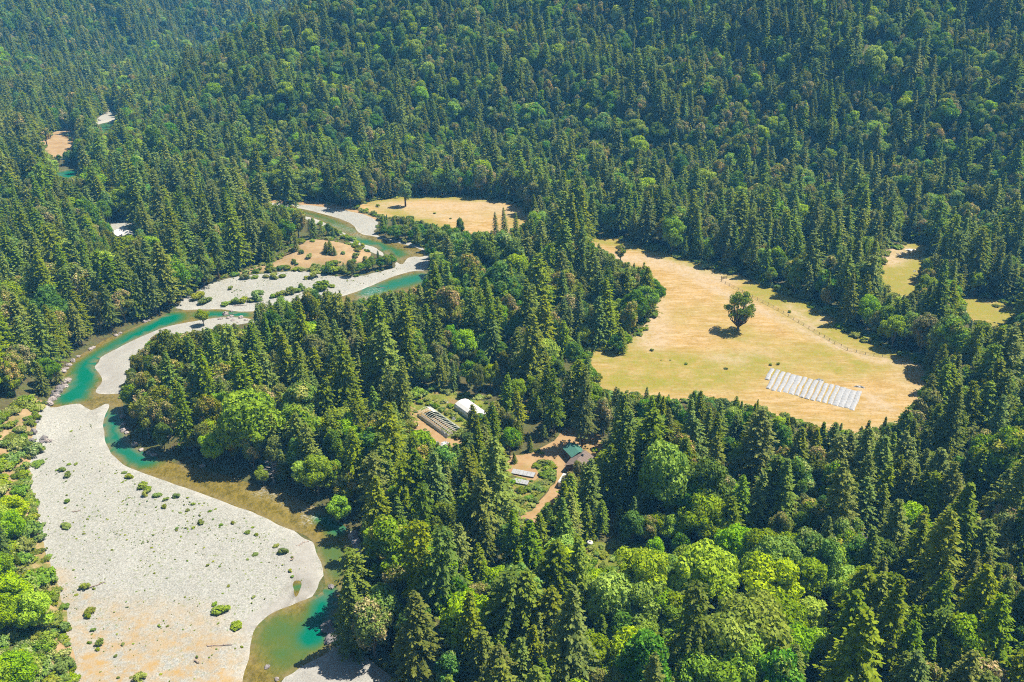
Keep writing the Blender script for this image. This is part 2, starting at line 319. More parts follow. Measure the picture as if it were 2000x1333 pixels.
for k, f in (('ground', mk_ground), ('gravel', mk_gravel), ('meadow', mk_meadow), ('straw', mk_straw), ('grass', mk_grass), ('dirt', mk_dirt), ('water', mk_water)):
    MATS[k] = f()

# ------------------------------------------------------------------ ground: one triangulation cut along every outline, shared between the sheets
def link_mesh(name, verts, faces, mat, parent=None, smooth=False):
    me = bpy.data.meshes.new(name); me.from_pydata([tuple(v) for v in verts], [], [tuple(f) for f in faces]); me.update()
    if mat is not None: me.materials.append(mat)
    if smooth: me.polygons.foreach_set('use_smooth', [True]*len(me.polygons))
    o = bpy.data.objects.new(name, me); C.objects.link(o)
    if parent is not None: o.parent = parent
    return o
rng = np.random.default_rng(7)
rows = []; yv = 90.0
while yv < 2500: rows.append(yv); yv *= 1.0095
pts = []
for i, yy in enumerate(rows):
    half = 0.88 + 110/yy; st = 0.0095
    k = np.arange(-half, half, st) + (st/2 if i % 2 else 0)
    pts.append(np.stack([yy*k, np.full(k.shape, yy)], 1))
pts = np.concatenate(pts); pts += rng.normal(0, 0.0018, pts.shape)*pts[:, 1:2]
keep = np.ones(len(pts), bool)
for W in WPOLY:
    keep &= segdist(pts[:, 0], pts[:, 1], W) > 0.8
pts = pts[keep]
V = [pts]; E = []; off = len(pts)
for W in WPOLY:
    n = len(W); V.append(W); E += [(off + i, off + (i + 1) % n) for i in range(n)]; off += n
V = np.concatenate(V)
res = delaunay_2d_cdt([Vector((float(a), float(b))) for a, b in V], E, [], 0, 1e-3)
VX = np.array([(v.x, v.y) for v in res[0]]); TR = np.array([t for t in res[2]], int)
cen = VX[TR].mean(1)
fz = np.full(len(TR), -1)
for i in range(len(ZONES) - 1, -1, -1):
    fz[inpoly(cen[:, 0], cen[:, 1], WPOLY[i])] = i
x, y = VX[:, 0], VX[:, 1]
dw = np.full(len(x), 1e9); inw = np.zeros(len(x), bool)
for W in WATER:
    dw = np.minimum(dw, segdist(x, y, W)); inw |= inpoly(x, y, W)
WL = -1.0
zz = H(x, y) + np.where(inw, WL, WL + 1.0*sstep(0, 9, dw) + 0.25*sstep(1, 4, dw)*wav(x, y, 7, 1.0)*(H(x, y) < 0.5))
zz[dw < 0.3] = WL
# dead level water
zz = np.where(inw, WL, zz)
pud = WPOLY[[z[0] for z in ZONES].index('water_puddle')]; dp = segdist(x, y, pud); pin_ = inpoly(x, y, pud)
zz = np.where(pin_ | (dp < 0.05), -0.35, np.where(dp < 3.0, np.minimum(zz, -0.35 + 0.12*dp), zz))
knoll = WPOLY[[z[0] for z in ZONES].index('dry_knoll')]
kin = inpoly(x, y, knoll); zz += np.where(kin, np.minimum(segdist(x, y, knoll)*0.35, 3.0), 0)
def zoff(px_, py_):
    """ground height with the river corridor taken into account"""
    px_ = np.atleast_1d(np.asarray(px_, float)); py_ = np.atleast_1d(np.asarray(py_, float))
    d = np.full(px_.shape, 1e9); iw = np.zeros(px_.shape, bool)
    for W in WATER:
        m = (np.abs(px_ - W[:, 0].mean()) < 400)
        d = np.minimum(d, segdist(px_, py_, W)); iw |= inpoly(px_, py_, W)
    h = H(px_, py_) + np.where(iw, WL, WL + 1.0*sstep(0, 9, d))
    ki = inpoly(px_, py_, knoll); h += np.where(ki, np.minimum(segdist(px_, py_, knoll)*0.35, 3.0), 0)
    return h
def stroke(pxs, rad, val=1.0, soft=1.0):
    X, Y = ground([p[0] for p in pxs], [p[1] for p in pxs])
    d = segdist(x, y, np.stack([X, Y], 1), closed=False) if len(pxs) > 1 else np.hypot(x - X[0], y - Y[0])
    return val*(1 - sstep(rad*(1 - 0.7*soft), rad*(1 + 0.5*soft), d))
def paint(strokes):
    a = np.zeros(len(x))
    for s in strokes: a = np.maximum(a, stroke(*s))
    return a
A = {}
A['depth'] = paint([([(335, 618), (250, 663), (180, 706), (155, 745), (140, 772)], 7.5, 1.0), ([(212, 812), (222, 845), (245, 873), (285, 893)], 7, 0.9), ([(634, 1006), (650, 1014), (660, 1030)], 4.5, 0.8),
    ([(640, 1165), (630, 1205), (608, 1240)], 5.5, 1.0), ([(540, 1225), (575, 1270)], 9, 0.42), ([(600, 1085), (650, 1075), (655, 1110)], 6, 0.40), ([(690, 464), (740, 478), (780, 495)], 5, 0.75),
    ([(720, 566), (800, 545), (828, 540)], 8, 0.85), ([(395, 612), (470, 613)], 5, 0.9), ([(190, 255), (220, 240)], 14, 0.7), ([(110, 345), (150, 335)], 14, 1.0), ([(585, 412), (640, 430), (680, 450)], 6, 0.45), ([(581, 1146)], 2, 0.6)])
A['foam'] = paint([([(585, 972), (600, 985), (607, 1012)], 2.4, 1.0), ([(500, 952), (545, 968), (590, 992)], 3.0, 0.75), ([(655, 438), (690, 452), (704, 462)], 4, 0.9), ([(800, 490), (825, 494)], 3, 0.7), ([(712, 580), (732, 566)], 5, 0.9), ([(500, 610), (610, 602)], 2.5, 0.6)])
A['sand'] = paint([([(205, 1235), (300, 1250), (390, 1285)], 14, 0.8), ([(190, 1310), (260, 1330), (380, 1330)], 16, 1.0), ([(205, 1240), (220, 1300)], 7, 0.9), ([(180, 1205), (280, 1195), (400, 1210)], 7, 0.45), ([(172, 1160), (178, 1185)], 1.5, 0.9), ([(110, 1120), (140, 1200)], 4, 0.5),
    ([(620, 480), (700, 500)], 8, 0.4)])
A['smooth'] = paint([([(500, 1215), (540, 1185), (600, 1160), (625, 1145)], 4.5, 0.9), ([(590, 1090), (600, 1130)], 5, 0.9), ([(590, 1060), (605, 1075)], 4, 0.8), ([(195, 705), (205, 750)], 9, 0.8), ([(620, 1320), (700, 1290)], 9, 0.7), ([(230, 690), (330, 640)], 6, 0.6)])
A['wet'] = paint([([(497, 1226), (529, 1200), (550, 1188), (600, 1169)], 1.0, 1.0), ([(606, 1128), (600, 1160)], 1.1, 0.8), ([(550, 1158), (570, 1142)], 1.0, 0.8), ([(575, 1160), (590, 1140), (578, 1130)], 1.4, 0.9), ([(700, 1300), (740, 1320)], 2, 0.3)])
A['weed'] = np.clip(0.3 + paint([([(330, 1000), (420, 1080), (480, 1130)], 40, 1.0), ([(240, 1000), (300, 1120)], 35, 0.8), ([(420, 565), (520, 555), (600, 556)], 14, 1.0), ([(660, 450), (720, 482)], 6, 1.0), ([(120, 1130), (150, 1200)], 8, 1.0)]), 0, 1)
edge_pts = np.clip(1 - dw/1.6, 0, 1)*(~inw)
A['edge'] = edge_pts
A['shore'] = np.clip(1 - dw/2.6, 0, 1)*inw
A['green'] = paint([([(1140, 463), (1260, 488), (1400, 532), (1450, 545)], 7, 1.0), ([(1500, 565), (1600, 610), (1680, 655), (1780, 695)], 16, 1.0), ([(1560, 590), (1640, 650)], 20, 0.9), ([(1180, 690), (1260, 700), (1380, 715), (1480, 710)], 14, 0.9), ([(1180, 740), (1300, 745), (1420, 740)], 12, 0.9), ([(1250, 640), (1240, 670)], 6, 1.0),
    ([(1440, 650), (1480, 660)], 9, 0.6), ([(1560, 690), (1650, 710)], 16, 0.6), ([(735, 392), (840, 384), (970, 390)], 9, 1.0), ([(740, 400), (790, 425), (860, 445)], 8, 0.8), ([(1020, 405), (1000, 440)], 8, 0.5), ([(1800, 480), (1800, 520), (1735, 548), (1785, 570)], 14, 1.2), ([(1870, 595), (1990, 620)], 22, 1.2),
    ([(10, 1040), (60, 1090), (90, 1150), (110, 1210)], 7, 0.9), ([(20, 830), (40, 860), (30, 940)], 8, 0.6), ([(440, 538), (560, 532), (700, 520)], 5, 0.9)])
A['bare'] = paint([([(1205, 505), (1260, 508), (1330, 525), (1410, 548)], 9, 1.0), ([(1330, 530), (1420, 577), (1500, 614)], 4.5, 1.0), ([(1270, 590), (1280, 640), (1270, 670)], 9, 0.9), ([(1500, 615), (1620, 671), (1700, 702), (1790, 712)], 3.0, 1.0), ([(1540, 600), (1590, 640), (1560, 625)], 4, 0.8),
    ([(1400, 700), (1440, 705)], 6, 0.6), ([(1450, 690), (1500, 690)], 6, 0.4), ([(1690, 770), (1740, 800)], 2.5, 1.0), ([(1715, 775), (1700, 800)], 2, 0.9), ([(760, 402), (840, 405), (940, 402), (1000, 415)], 12, 0.75), ([(820, 420), (930, 425)], 8, 0.7), ([(1725, 506), (1770, 490), (1740, 512)], 8, 1.0), ([(1590, 632), (1620, 622)], 3, 0.8), ([(1800, 715), (1790, 750)], 10, 0.4)])
objs = {}
for i in range(-1, len(ZONES)):
    sel = np.where(fz == i)[0]
    if not len(sel): continue
    t = TR[sel]; used, inv = np.unique(t, return_inverse=True); t = inv.reshape(t.shape)
    a, b, c = VX[used][t[:, 0]], VX[used][t[:, 1]], VX[used][t[:, 2]]
    fl = ((b[:, 0] - a[:, 0])*(c[:, 1] - a[:, 1]) - (b[:, 1] - a[:, 1])*(c[:, 0] - a[:, 0])) < 0
    t[fl] = t[fl][:, ::-1]
    nm = 'ground' if i < 0 else ZONES[i][0]; mk = 'ground' if i < 0 else ZONES[i][2]
    vz = zz[used].copy()
    o = link_mesh(nm, np.column_stack([VX[used], vz]), t.tolist(), MATS[mk], smooth=True)
    o['kind'] = 'structure'
    for k in {'water': ('depth', 'foam', 'shore'), 'gravel': ('sand', 'smooth', 'wet', 'weed', 'edge'), 'meadow': ('green', 'bare'), 'straw': ('green',)}.get(mk, ()):
        at = o.data.attributes.new(k, 'FLOAT', 'POINT'); at.data.foreach_set('value', A[k][used].astype(np.float32))

# ------------------------------------------------------------------ foliage materials
def leaf_mat(name, lo, hi, tip=None, tipamt=0.0, trans=0.3, hue=0.03):
    g = NG(name, 1.0); g.b.inputs['Roughness'].default_value = 0.6; g.b.inputs['Specular IOR Level'].default_value = 0.08
    oi = g.n.new('ShaderNodeObjectInfo'); rnd = oi.outputs['Random']
    lf = g.attr('leaf')
    c = g.mix(lf, lo, hi)
    if tip:
        pf = g.attr('puff')
        tm = g.math('MULTIPLY', g.ramp(pf, 1 - tipamt, min(1.0, 1.12 - tipamt)), g.ramp(lf, 0.25, 0.6))
        tm = g.math('MULTIPLY', tm, g.ramp(rnd, 0.15, 0.8))
        c = g.mix(tm, c, tip)
    hs = g.n.new('ShaderNodeHueSaturation'); g.l.new(c, hs.inputs['Color'])
    r2 = g.math('FRACT', g.math('MULTIPLY', rnd, 17.31), 0.0); r3 = g.math('FRACT', g.math('MULTIPLY', rnd, 53.7), 0.0)
    g.l.new(g.math('ADD', 0.5 - hue, g.math('MULTIPLY', r2, 2*hue)), hs.inputs['Hue'])
    g.l.new(g.math('ADD', 0.85, g.math('MULTIPLY', r3, 0.3)), hs.inputs['Saturation'])
    g.l.new(g.math('ADD', 0.72, g.math('MULTIPLY', rnd, 0.50)), hs.inputs['Value'])
    c = hs.outputs[0]; g.color(c)
    tl = g.n.new('ShaderNodeBsdfTranslucent'); g.l.new(g.mix(0.35, c, (0.20, 0.26, 0.02)), tl.inputs['Color'])
    ms = g.n.new('ShaderNodeMixShader'); ms.inputs[0].default_value = trans
    g.l.new(g.b.outputs[0], ms.inputs[1]); g.l.new(tl.outputs[0], ms.inputs[2]); g.l.new(ms.outputs[0], g.out.inputs['Surface'])
    return g.m
LM = {
    'conifer': leaf_mat('conifer_needles', (0.080, 0.142, 0.010), (0.250, 0.320, 0.024), trans=0.38, hue=0.025),
    'maple': leaf_mat('maple_leaves', (0.22, 0.38, 0.005), (0.43, 0.59, 0.012), trans=0.42, hue=0.02),
    'oak': leaf_mat('oak_leaves', (0.125, 0.185, 0.016), (0.27, 0.32, 0.036), tip=(0.50, 0.37, 0.16), tipamt=0.62, trans=0.32, hue=0.02),
    'laurel': leaf_mat('laurel_leaves', (0.086, 0.205, 0.012), (0.22, 0.40, 0.030), tip=(0.38, 0.41, 0.08), tipamt=0.4, trans=0.38, hue=0.025),
    'willow': leaf_mat('willow_leaves', (0.19, 0.27, 0.030), (0.34, 0.42, 0.07), trans=0.28, hue=0.03),
    'bramble': leaf_mat('bramble_leaves', (0.14, 0.23, 0.022), (0.28, 0.37, 0.045), tip=(0.42, 0.44, 0.16), tipamt=0.4, trans=0.26, hue=0.03),
}
def bark(name, a, b):
    g = NG(name); n = g.noise(1.5, 5, 0.7); g.color(g.mix(g.ramp(n, 0.35, 0.65), a, b)); g.bump(n, 0.6, 0.1); return g.m
BM = {'conifer': bark('conifer_bark', (0.10, 0.07, 0.05), (0.19, 0.145, 0.11)), 'pale': bark('pale_bark', (0.16, 0.13, 0.10), (0.30, 0.26, 0.21)), 'grey': bark('dead_wood', (0.28, 0.25, 0.24), (0.48, 0.44, 0.42))}

# ------------------------------------------------------------------ tree meshes
def mesh_np(name, verts, quads, mat, leaf=None, puff=None):
    me = bpy.data.meshes.new(name); n = len(quads); k = quads.shape[1]
    me.vertices.add(len(verts)); me.vertices.foreach_set('co', verts.astype(np.float32).ravel())
    me.loops.add(n*k); me.loops.foreach_set('vertex_index', quads.astype(np.int32).ravel())
    me.polygons.add(n); me.polygons.foreach_set('loop_start', np.arange(0, n*k, k, dtype=np.int32))
    me.update(calc_edges=True); me.validate(); me.materials.append(mat)
    for nm, a in (('leaf', leaf), ('puff', puff)):
        if a is not None:
            at = me.attributes.new(nm, 'FLOAT', 'FACE'); at.data.foreach_set('value', a.astype(np.float32))
    return me
def tubes(paths, sides=6):
    vs_, fs = [], []
    for P, R in paths:
        P = np.asarray(P, float); base = len(vs_); n = len(P)
        for i in range(n):
            d = P[min(i + 1, n - 1)] - P[max(i - 1, 0)]; d = d/max(np.linalg.norm(d), 1e-6)
            a = np.cross(d, (0.3, 1, 0.1)); a = a/max(np.linalg.norm(a), 1e-6); b = np.cross(d, a)
            for s in range(sides):
                t = 2*math.pi*s/sides; vs_.append(P[i] + R[i]*(math.cos(t)*a + math.sin(t)*b))
        for i in range(n - 1):
            for s in range(sides):
                fs.append((base + i*sides + s, base + i*sides + (s + 1) % sides, base + (i + 1)*sides + (s + 1) % sides, base + (i + 1)*sides + s))
    return np.array(vs_), np.array(fs)
def conifer_mesh(seed, h=30.0, R=5.0, base=0.10, droop=0.35, ragged=0.25, dens=1.0, sp_len=1.15, power=0.85):
    r = np.random.default_rng(seed); Q = []; leaf = []
    z = h*base; lean = r.normal(0, 0.012, 2)
    az0 = 0
    while z < h*0.985:
        t = (z/h - base)/(1 - base)
        prof = (1 - t)**power*min(1.0, 0.62 + t/0.22)
        nb = int(max(4, round((5 + 4*(1 - t))*dens)))
        az0 += 0.9 + r.random()
        lv = r.random()
        for b in range(nb):
            az = az0 + 2*math.pi*b/nb + r.normal(0, 0.22)
            L = R*prof*(1 + ragged*r.normal()) + 0.30
            if r.random() < 0.06: L *= 0.45
            L = max(L, 0.35); zb = z + r.normal(0, 0.22)
            ca, sa = math.cos(az), math.sin(az)
            ns = max(2, int(L/0.52)); s = (np.arange(ns) + 0.6 + r.normal(0, 0.15, ns))/ns; s = np.clip(s, 0.12, 1.0)
            s = s[s > 0.22] if L > 2 else s
            ns = len(s)
            rise = 0.30*t + 0.06
            rad = s*L; zc = zb + rad*rise - droop*L*s**1.7
            for side in (-1, 1):
                ang = az + side*(0.85 + r.normal(0, 0.25, ns)); ln = sp_len*(0.55 + 0.45*(1 - s))*(0.8 + 0.5*r.random(ns))*min(1.0, 0.45 + L/3.5)
                wd = 0.27*ln + 0.10
                bx = rad*ca; by = rad*sa
                dx, dy = np.cos(ang), np.sin(ang); dzz = -0.28 - 0.3*s + r.normal(0, 0.22, ns)
                p0 = np.stack([bx, by, zc], 1); d = np.stack([dx, dy, dzz], 1)*ln[:, None]
                sd_ = np.stack([-dy, dx, r.normal(0, 0.55, ns)], 1); sd_ /= np.linalg.norm(sd_, axis=1)[:, None]; sd_ *= wd[:, None]
                Q.append(np.stack([p0, p0 + d*0.5 + sd_, p0 + d, p0 + d*0.5 - sd_], 1))
                leaf.append(np.clip(0.45*lv + 0.55*r.random(ns), 0, 1))
            tip = np.array([L*ca, L*sa, zb + L*rise - droop*L]); d = np.array([ca, sa, -0.35])*0.8*min(1.0, 0.4 + L/4); sd_ = np.array([-sa, ca, r.normal(0, 0.4)])*0.24
            Q.append(np.stack([tip - 0.3*d, tip + d*0.5 + sd_, tip + d, tip + d*0.5 - sd_])[None]); leaf.append(np.array([0.9]))
        z += (0.42 + 0.42*(1 - t))*(0.85 + 0.3*r.random())
    top = np.array([0, 0, h]); 
    for k in range(5):
        a = 2*math.pi*k/5; d = np.array([0.28*math.cos(a), 0.28*math.sin(a), -1.5]); sd_ = np.array([-math.sin(a), math.cos(a), 0])*0.16
        Q.append(np.stack([top, top + d*0.6 + sd_, top + d, top + d*0.6 - sd_])[None]); leaf.append(np.array([0.8]))
    Q = np.concatenate(Q); leaf = np.concatenate(leaf)
    Q[:, :, 0] += lean[0]*Q[:, :, 2]; Q[:, :, 1] += lean[1]*Q[:, :, 2]
    v = Q.reshape(-1, 3); q = np.arange(len(v)).reshape(-1, 4)
    zt = np.linspace(-1.0, h*0.97, 9); tv, tf = tubes([([(lean[0]*a, lean[1]*a, a) for a in zt], [0.42*(1 - max(a, 0)/h)**0.9 + 0.05 for a in zt])], 7)
    return (v, q, leaf, None), (tv, tf)
def broad_mesh(seed, h=18.0, R=6.0, npuff=34, pr=2.1, nleaf=235, lsz=0.42, base=0.22, flat=1.0, open_=0.0, upright=0.0, limbs=9, stem_r=0.38):
    r = np.random.default_rng(seed); cz = h*(base + (1 - base)*0.5); rz = h*(1 - base)*0.5 - pr*0.5
    cent = []
    tries = 0
    while len(cent) < npuff and tries < 3000:
        tries += 1
        d = r.normal(0, 1, 3); d /= np.linalg.norm(d); rad = (0.35 + 0.65*r.random()**0.5)
        p = np.array([d[0]*R*rad*0.86, d[1]*R*rad*0.86, cz + d[2]*rz*rad*flat])
        if d[2] < -0.35 and r.random() < 0.6: continue
        # egg shape: narrower towards the top
        k = 1.0 - 0.30*max(0, (p[2] - cz)/max(rz, 0.1)); p[0] *= k; p[1] *= k
        if open_ and math.sin(d[0]*3.1 + seed)*math.cos(d[1]*2.7 + seed*2) > 1 - open_: continue
        if cent and min(np.linalg.norm(p - c) for c in cent) < pr*0.55: continue
        cent.append(p)
    cent = np.array(cent)
    Q = []; leaf = []; puff = []
    for c in cent:
        rr = pr*(0.65 + 0.7*r.random()); n = int(nleaf*(rr/pr)**2); pv = r.random()
        d = r.normal(0, 1, (n, 3)); d[:, 2] = d[:, 2]*0.9 + 0.25; d /= np.linalg.norm(d, axis=1)[:, None]
        rad = rr*(0.62 + 0.42*r.random(n)**0.6); lump = 1 + 0.18*np.sin(d[:, 0]*5 + pv*9)*np.sin(d[:, 1]*5 + pv*5)
        p = c + d*(rad*lump)[:, None]*np.array([1, 1, 0.85 + upright])
        nrm = d + r.normal(0, 0.55, (n, 3)); nrm /= np.linalg.norm(nrm, axis=1)[:, None]
        a = np.cross(nrm, r.normal(0, 1, (n, 3))); a /= np.maximum(np.linalg.norm(a, axis=1), 1e-6)[:, None]; b = np.cross(nrm, a)
        s = lsz*(0.6 + 0.8*r.random(n)); a *= s[:, None]; b *= (s*0.62)[:, None]
        Q.append(np.stack([p - a, p + b, p + a, p - b], 1)); leaf.append(np.clip(0.35*pv + 0.65*r.random(n), 0, 1)); puff.append(np.full(n, r.random()))
    Q = np.concatenate(Q); v = Q.reshape(-1, 3); q = np.arange(len(v)).reshape(-1, 4)
    paths = [([(0, 0, -0.8), (0.1*stem_r, 0, h*base*0.6), (0, 0.2*stem_r, h*base), (0, 0, cz)], [stem_r*1.25, stem_r, stem_r*0.85, stem_r*0.35])]
    order = r.permutation(len(cent))[:limbs]
    for i in order:
        c = cent[i]; s = np.array([0, 0, h*base*(0.7 + 0.5*r.random())]); m = (s + c)/2 + np.array([c[0]*0.12, c[1]*0.12, -0.06*h])
        paths.append(([s, m, c], [stem_r*0.5, stem_r*0.3, stem_r*0.1]))
    tv, tf = tubes(paths, 6)
    return (v, q, np.concatenate(leaf), np.concatenate(puff)), (tv, tf)
def snag_mesh(seed, h=16):
    r = np.random.default_rng(seed); zt = np.linspace(-0.5, h, 8)
    paths = [([(0.02*a + 0.15*math.sin(a), 0.1*math.sin(a*0.7), a) for a in zt], [0.32*(1 - max(a, 0)/h) + 0.05 for a in zt])]; br = []
    for k in range(34):
        z = h*(0.25 + 0.72*r.random()); L = (1 - z/h)*5.0 + 1.0; a = r.random()*6.28
        p0 = np.array([0.02*z, 0, z]); p2 = p0 + np.array([L*math.cos(a), L*math.sin(a), L*(0.2 + 0.4*r.random())]); m = (p0 + p2)/2 + np.array([0, 0, -0.2])
        br.append(([p0, m, p2], [0.11, 0.075, 0.035]))
        for j in range(3):
            q0 = p0 + (p2 - p0)*(0.4 + 0.18*j); a2 = a + r.choice([-1, 1])*0.8
            br.append(([q0, q0 + np.array([math.cos(a2), math.sin(a2), 0.4])*L*0.18, q0 + np.array([math.cos(a2), math.sin(a2), 0.55])*L*0.36], [0.05, 0.04, 0.02]))
    return tubes(paths, 7), tubes(br, 4)

PROTO = {}                                            # kind -> list of (crown mesh, trunk mesh, reference height)
def add_proto(kind, gen, href, leafkey, barkkey):
    (v, q, lf, pf), (tv, tf) = gen
    PROTO.setdefault(kind, []).append((mesh_np('crown', v, q, LM[leafkey], lf, pf if pf is not None else np.zeros(len(lf))), mesh_np('trunk', tv, tf, BM[barkkey]), href))
for i, kw in enumerate([dict(R=5.2, base=0.10), dict(R=4.6, base=0.16, ragged=0.32, droop=0.45), dict(R=5.8, base=0.08, droop=0.28, power=0.75), dict(R=4.2, base=0.22, ragged=0.38, power=0.7), dict(R=5.0, base=0.06, power=1.0, droop=0.4), dict(R=4.8, base=0.14, ragged=0.30, power=0.62, droop=0.30), dict(R=4.4, base=0.28, ragged=0.45, dens=0.72, power=0.55, droop=0.5), dict(R=6.2, base=0.05, power=1.1, dens=1.1, droop=0.33)]):
    add_proto('conifer_tree', conifer_mesh(11 + i, **kw), 30.0, 'conifer', 'conifer')
for i, kw in enumerate([dict(), dict(R=6.8, npuff=42), dict(h=20, R=5.2, npuff=34), dict(R=6.2, pr=1.8, npuff=44)]):
    add_proto('maple_tree', broad_mesh(31 + i, **kw), kw.get('h', 18.0), 'maple', 'pale')
for i, kw in enumerate([dict(h=18, R=4.8, npuff=34, pr=1.55, nleaf=190, upright=0.35, lsz=0.36), dict(h=19, R=5.4, npuff=40, pr=1.5, nleaf=180, upright=0.3, lsz=0.36), dict(h=17, R=4.4, npuff=28, pr=1.6, nleaf=190, upright=0.5, lsz=0.36), dict(h=18, R=5.6, npuff=44, pr=1.4, nleaf=160, upright=0.2, lsz=0.36)]):
    add_proto('oak_tree', broad_mesh(51 + i, **kw), kw['h'], 'oak', 'pale')
for i, kw in enumerate([dict(h=18, R=5.4, npuff=36, pr=1.9), dict(h=19, R=4.8, npuff=34, pr=1.8, upright=0.2), dict(h=17, R=6.0, npuff=42, pr=1.8), dict(h=20, R=5.2, npuff=40, pr=1.7, upright=0.3)]):
    add_proto('laurel_tree', broad_mesh(71 + i, lsz=0.40, nleaf=215, **kw), kw['h'], 'laurel', 'pale')
for i, kw in enumerate([dict(R=2.4, npuff=16), dict(R=2.0, npuff=13), dict(R=2.8, npuff=20)]):
    add_proto('willow_shrub', broad_mesh(91 + i, h=3.0, pr=0.75, nleaf=85, lsz=0.30, base=0.02, limbs=7, stem_r=0.07, **kw), 3.0, 'willow', 'pale')
for i, kw in enumerate([dict(R=2.6, npuff=18), dict(R=2.2, npuff=15), dict(R=3.0, npuff=22)]):
    add_proto('bramble_shrub', broad_mesh(95 + i, h=2.6, pr=0.7, nleaf=85, lsz=0.28, base=0.02, limbs=5, stem_r=0.06, **kw), 2.6, 'bramble', 'pale')

# ------------------------------------------------------------------ where the trees stand
def pin(px, py, poly): return inpoly(px, py, np.array(poly, float))
cell = 7.0
gx = []
yy = 112.0
while yy < 2100:
    cell = 7.0 if yy < 600 else 5.5
    half = 0.70*yy + 110
    k = np.arange(-half, half, cell); P_ = np.stack([k, np.full(k.shape, yy)], 1); gx.append(P_ + rng.uniform(-0.46, 0.46, P_.shape)*cell); yy += cell
T = np.concatenate(gx)
tz = H(T[:, 0], T[:, 1]); bpx, bpy_, bd = project(T[:, 0], T[:, 1], tz)
ok = (bpx > -500) & (bpx < 2500) & (bpy_ < 2600)
T, tz, bpx, bpy_, bd = T[ok], tz[ok], bpx[ok], bpy_[ok], bd[ok]
ok = np.ones(len(T), bool)
for z, W in zip(ZONES, WPOLY):
    if z[3]:
        ok &= ~inpoly(T[:, 0], T[:, 1], W)
for W in WATER: ok &= segdist(T[:, 0], T[:, 1], W) > 2.6
# hillside ground the camera cannot see: thin it out (ground far behind the crest)
T, tz, bpx, bpy_, bd = T[ok], tz[ok], bpx[ok], bpy_[ok], bd[ok]
N = len(T)
n_big = wav(T[:, 0], T[:, 1], 60, 0.4); n_mid = wav(T[:, 0], T[:, 1], 26, 2.2); u = rng.random(N); hill = (tz > 6) & (T[:, 1] > 560)
pr_con = np.where(hill, 0.36 + 0.30*n_big, 0.66 + 0.15*n_big)
pr_oak = np.where(hill, 0.26 - 0.28*n_mid, 0.16 - 0.08*n_mid)
pr_map = np.where(hill, 0.11 + 0.12*n_big*n_mid, 0.05)
def region(poly, con, oak, mapl):
    m = pin(bpx, bpy_, poly); pr_con[m] = con; pr_oak[m] = oak; pr_map[m] = mapl
region([(150, 330), (260, 200), (560, 260), (900, 300), (1140, 380), (1140, 440), (1000, 392), (700, 395), (460, 395), (160, 380)], 0.32, 0.22, 0.10)
region([(200, 140), (600, 110), (900, 210), (1150, 330), (1140, 430), (1000, 392), (700, 392), (200, 360)], 0.36, 0.24, 0.12)
region([(900, 170), (1500, 160), (2100, 240), (2100, 480), (1500, 470), (1140, 420)], 0.30, 0.34, 0.12)
region([(-150, 380), (330, 420), (330, 600), (100, 760), (-150, 790)], 0.52, 0.26, 0.06)
region([(820, 470), (900, 520), (1000, 540), (1120, 600), (1160, 640), (1140, 700), (980, 690), (860, 620), (820, 570)], 0.25, 0.20, 0.06)
region([(225, 760), (300, 720), (420, 760), (520, 800), (560, 900), (470, 940), (330, 905), (240, 850)], 0.22, 0.60, 0.06)
region([(560, 860), (680, 880), (760, 960), (680, 1040), (600, 985), (530, 950)], 0.40, 0.20, 0.12)
region([(650, 930), (780, 920), (820, 1000), (700, 1060)], 0.5, 0.4, 0.0)
region([(1255, 1025), (1330, 1010), (1480, 1080), (1640, 1120), (1690, 1200), (1640, 1290), (1540, 1360), (1440, 1560), (1260, 1560), (1240, 1330), (1240, 1180)], 0.045, 0.03, 0.82)
region([(1120, 1150), (1260, 1150), (1290, 1330), (1300, 1560), (1060, 1560), (1090, 1300)], 0.14, 0.08, 0.68)
region([(1000, 1040), (1120, 1060), (1120, 1160), (1010, 1150)], 0.35, 0.05, 0.42)
region([(-260, 780), (80, 780), (60, 1010), (120, 1180), (145, 1420), (150, 1640), (-260, 1640)], 0.10, 0.05, 0.62)
region([(1680, 1000), (2300, 900), (2300, 1640), (1560, 1640), (1545, 1380), (1700, 1240)], 0.82, 0.08, 0.02)
region([(1860, 900), (2100, 880), (2200, 1250), (1960, 1250), (1880, 1100)], 0.35, 0.55, 0.0)
region([(1640, 590), (1820, 690), (1900, 800), (1830, 720), (1700, 650)], 0.35, 0.1, 0.1)
region([(660, 1180), (1000, 1160), (1000, 1500), (700, 1450)], 0.50, 0.22, 0.06)
region([(960, 640), (1140, 690), (1160, 800), (1000, 800), (820, 780), (780, 720)], 0.45, 0.20, 0.10)
kind = np.where(u < pr_con, 0, np.where(u < pr_con + pr_oak, 1, np.where(u < pr_con + pr_oak + pr_map, 2, 3)))
KN = ['conifer_tree', 'oak_tree', 'maple_tree', 'laurel_tree']
hh = np.where(kind == 0, rng.normal(27, 5.0, N), np.where(kind == 1, rng.normal(17, 2.5, N), np.where(kind == 2, rng.normal(17, 3.0, N), rng.normal(17, 3.0, N))))
near_bank = pin(bpx, bpy_, [(-260, 830), (60, 830), (60, 1000), (150, 1300), (160, 1640), (-260, 1640)]); hh[near_bank] *= 0.62
smallz = pin(bpx, bpy_, [(820, 700), (1140, 690), (1160, 830), (960, 830), (830, 770)]); hh[smallz] *= 0.72
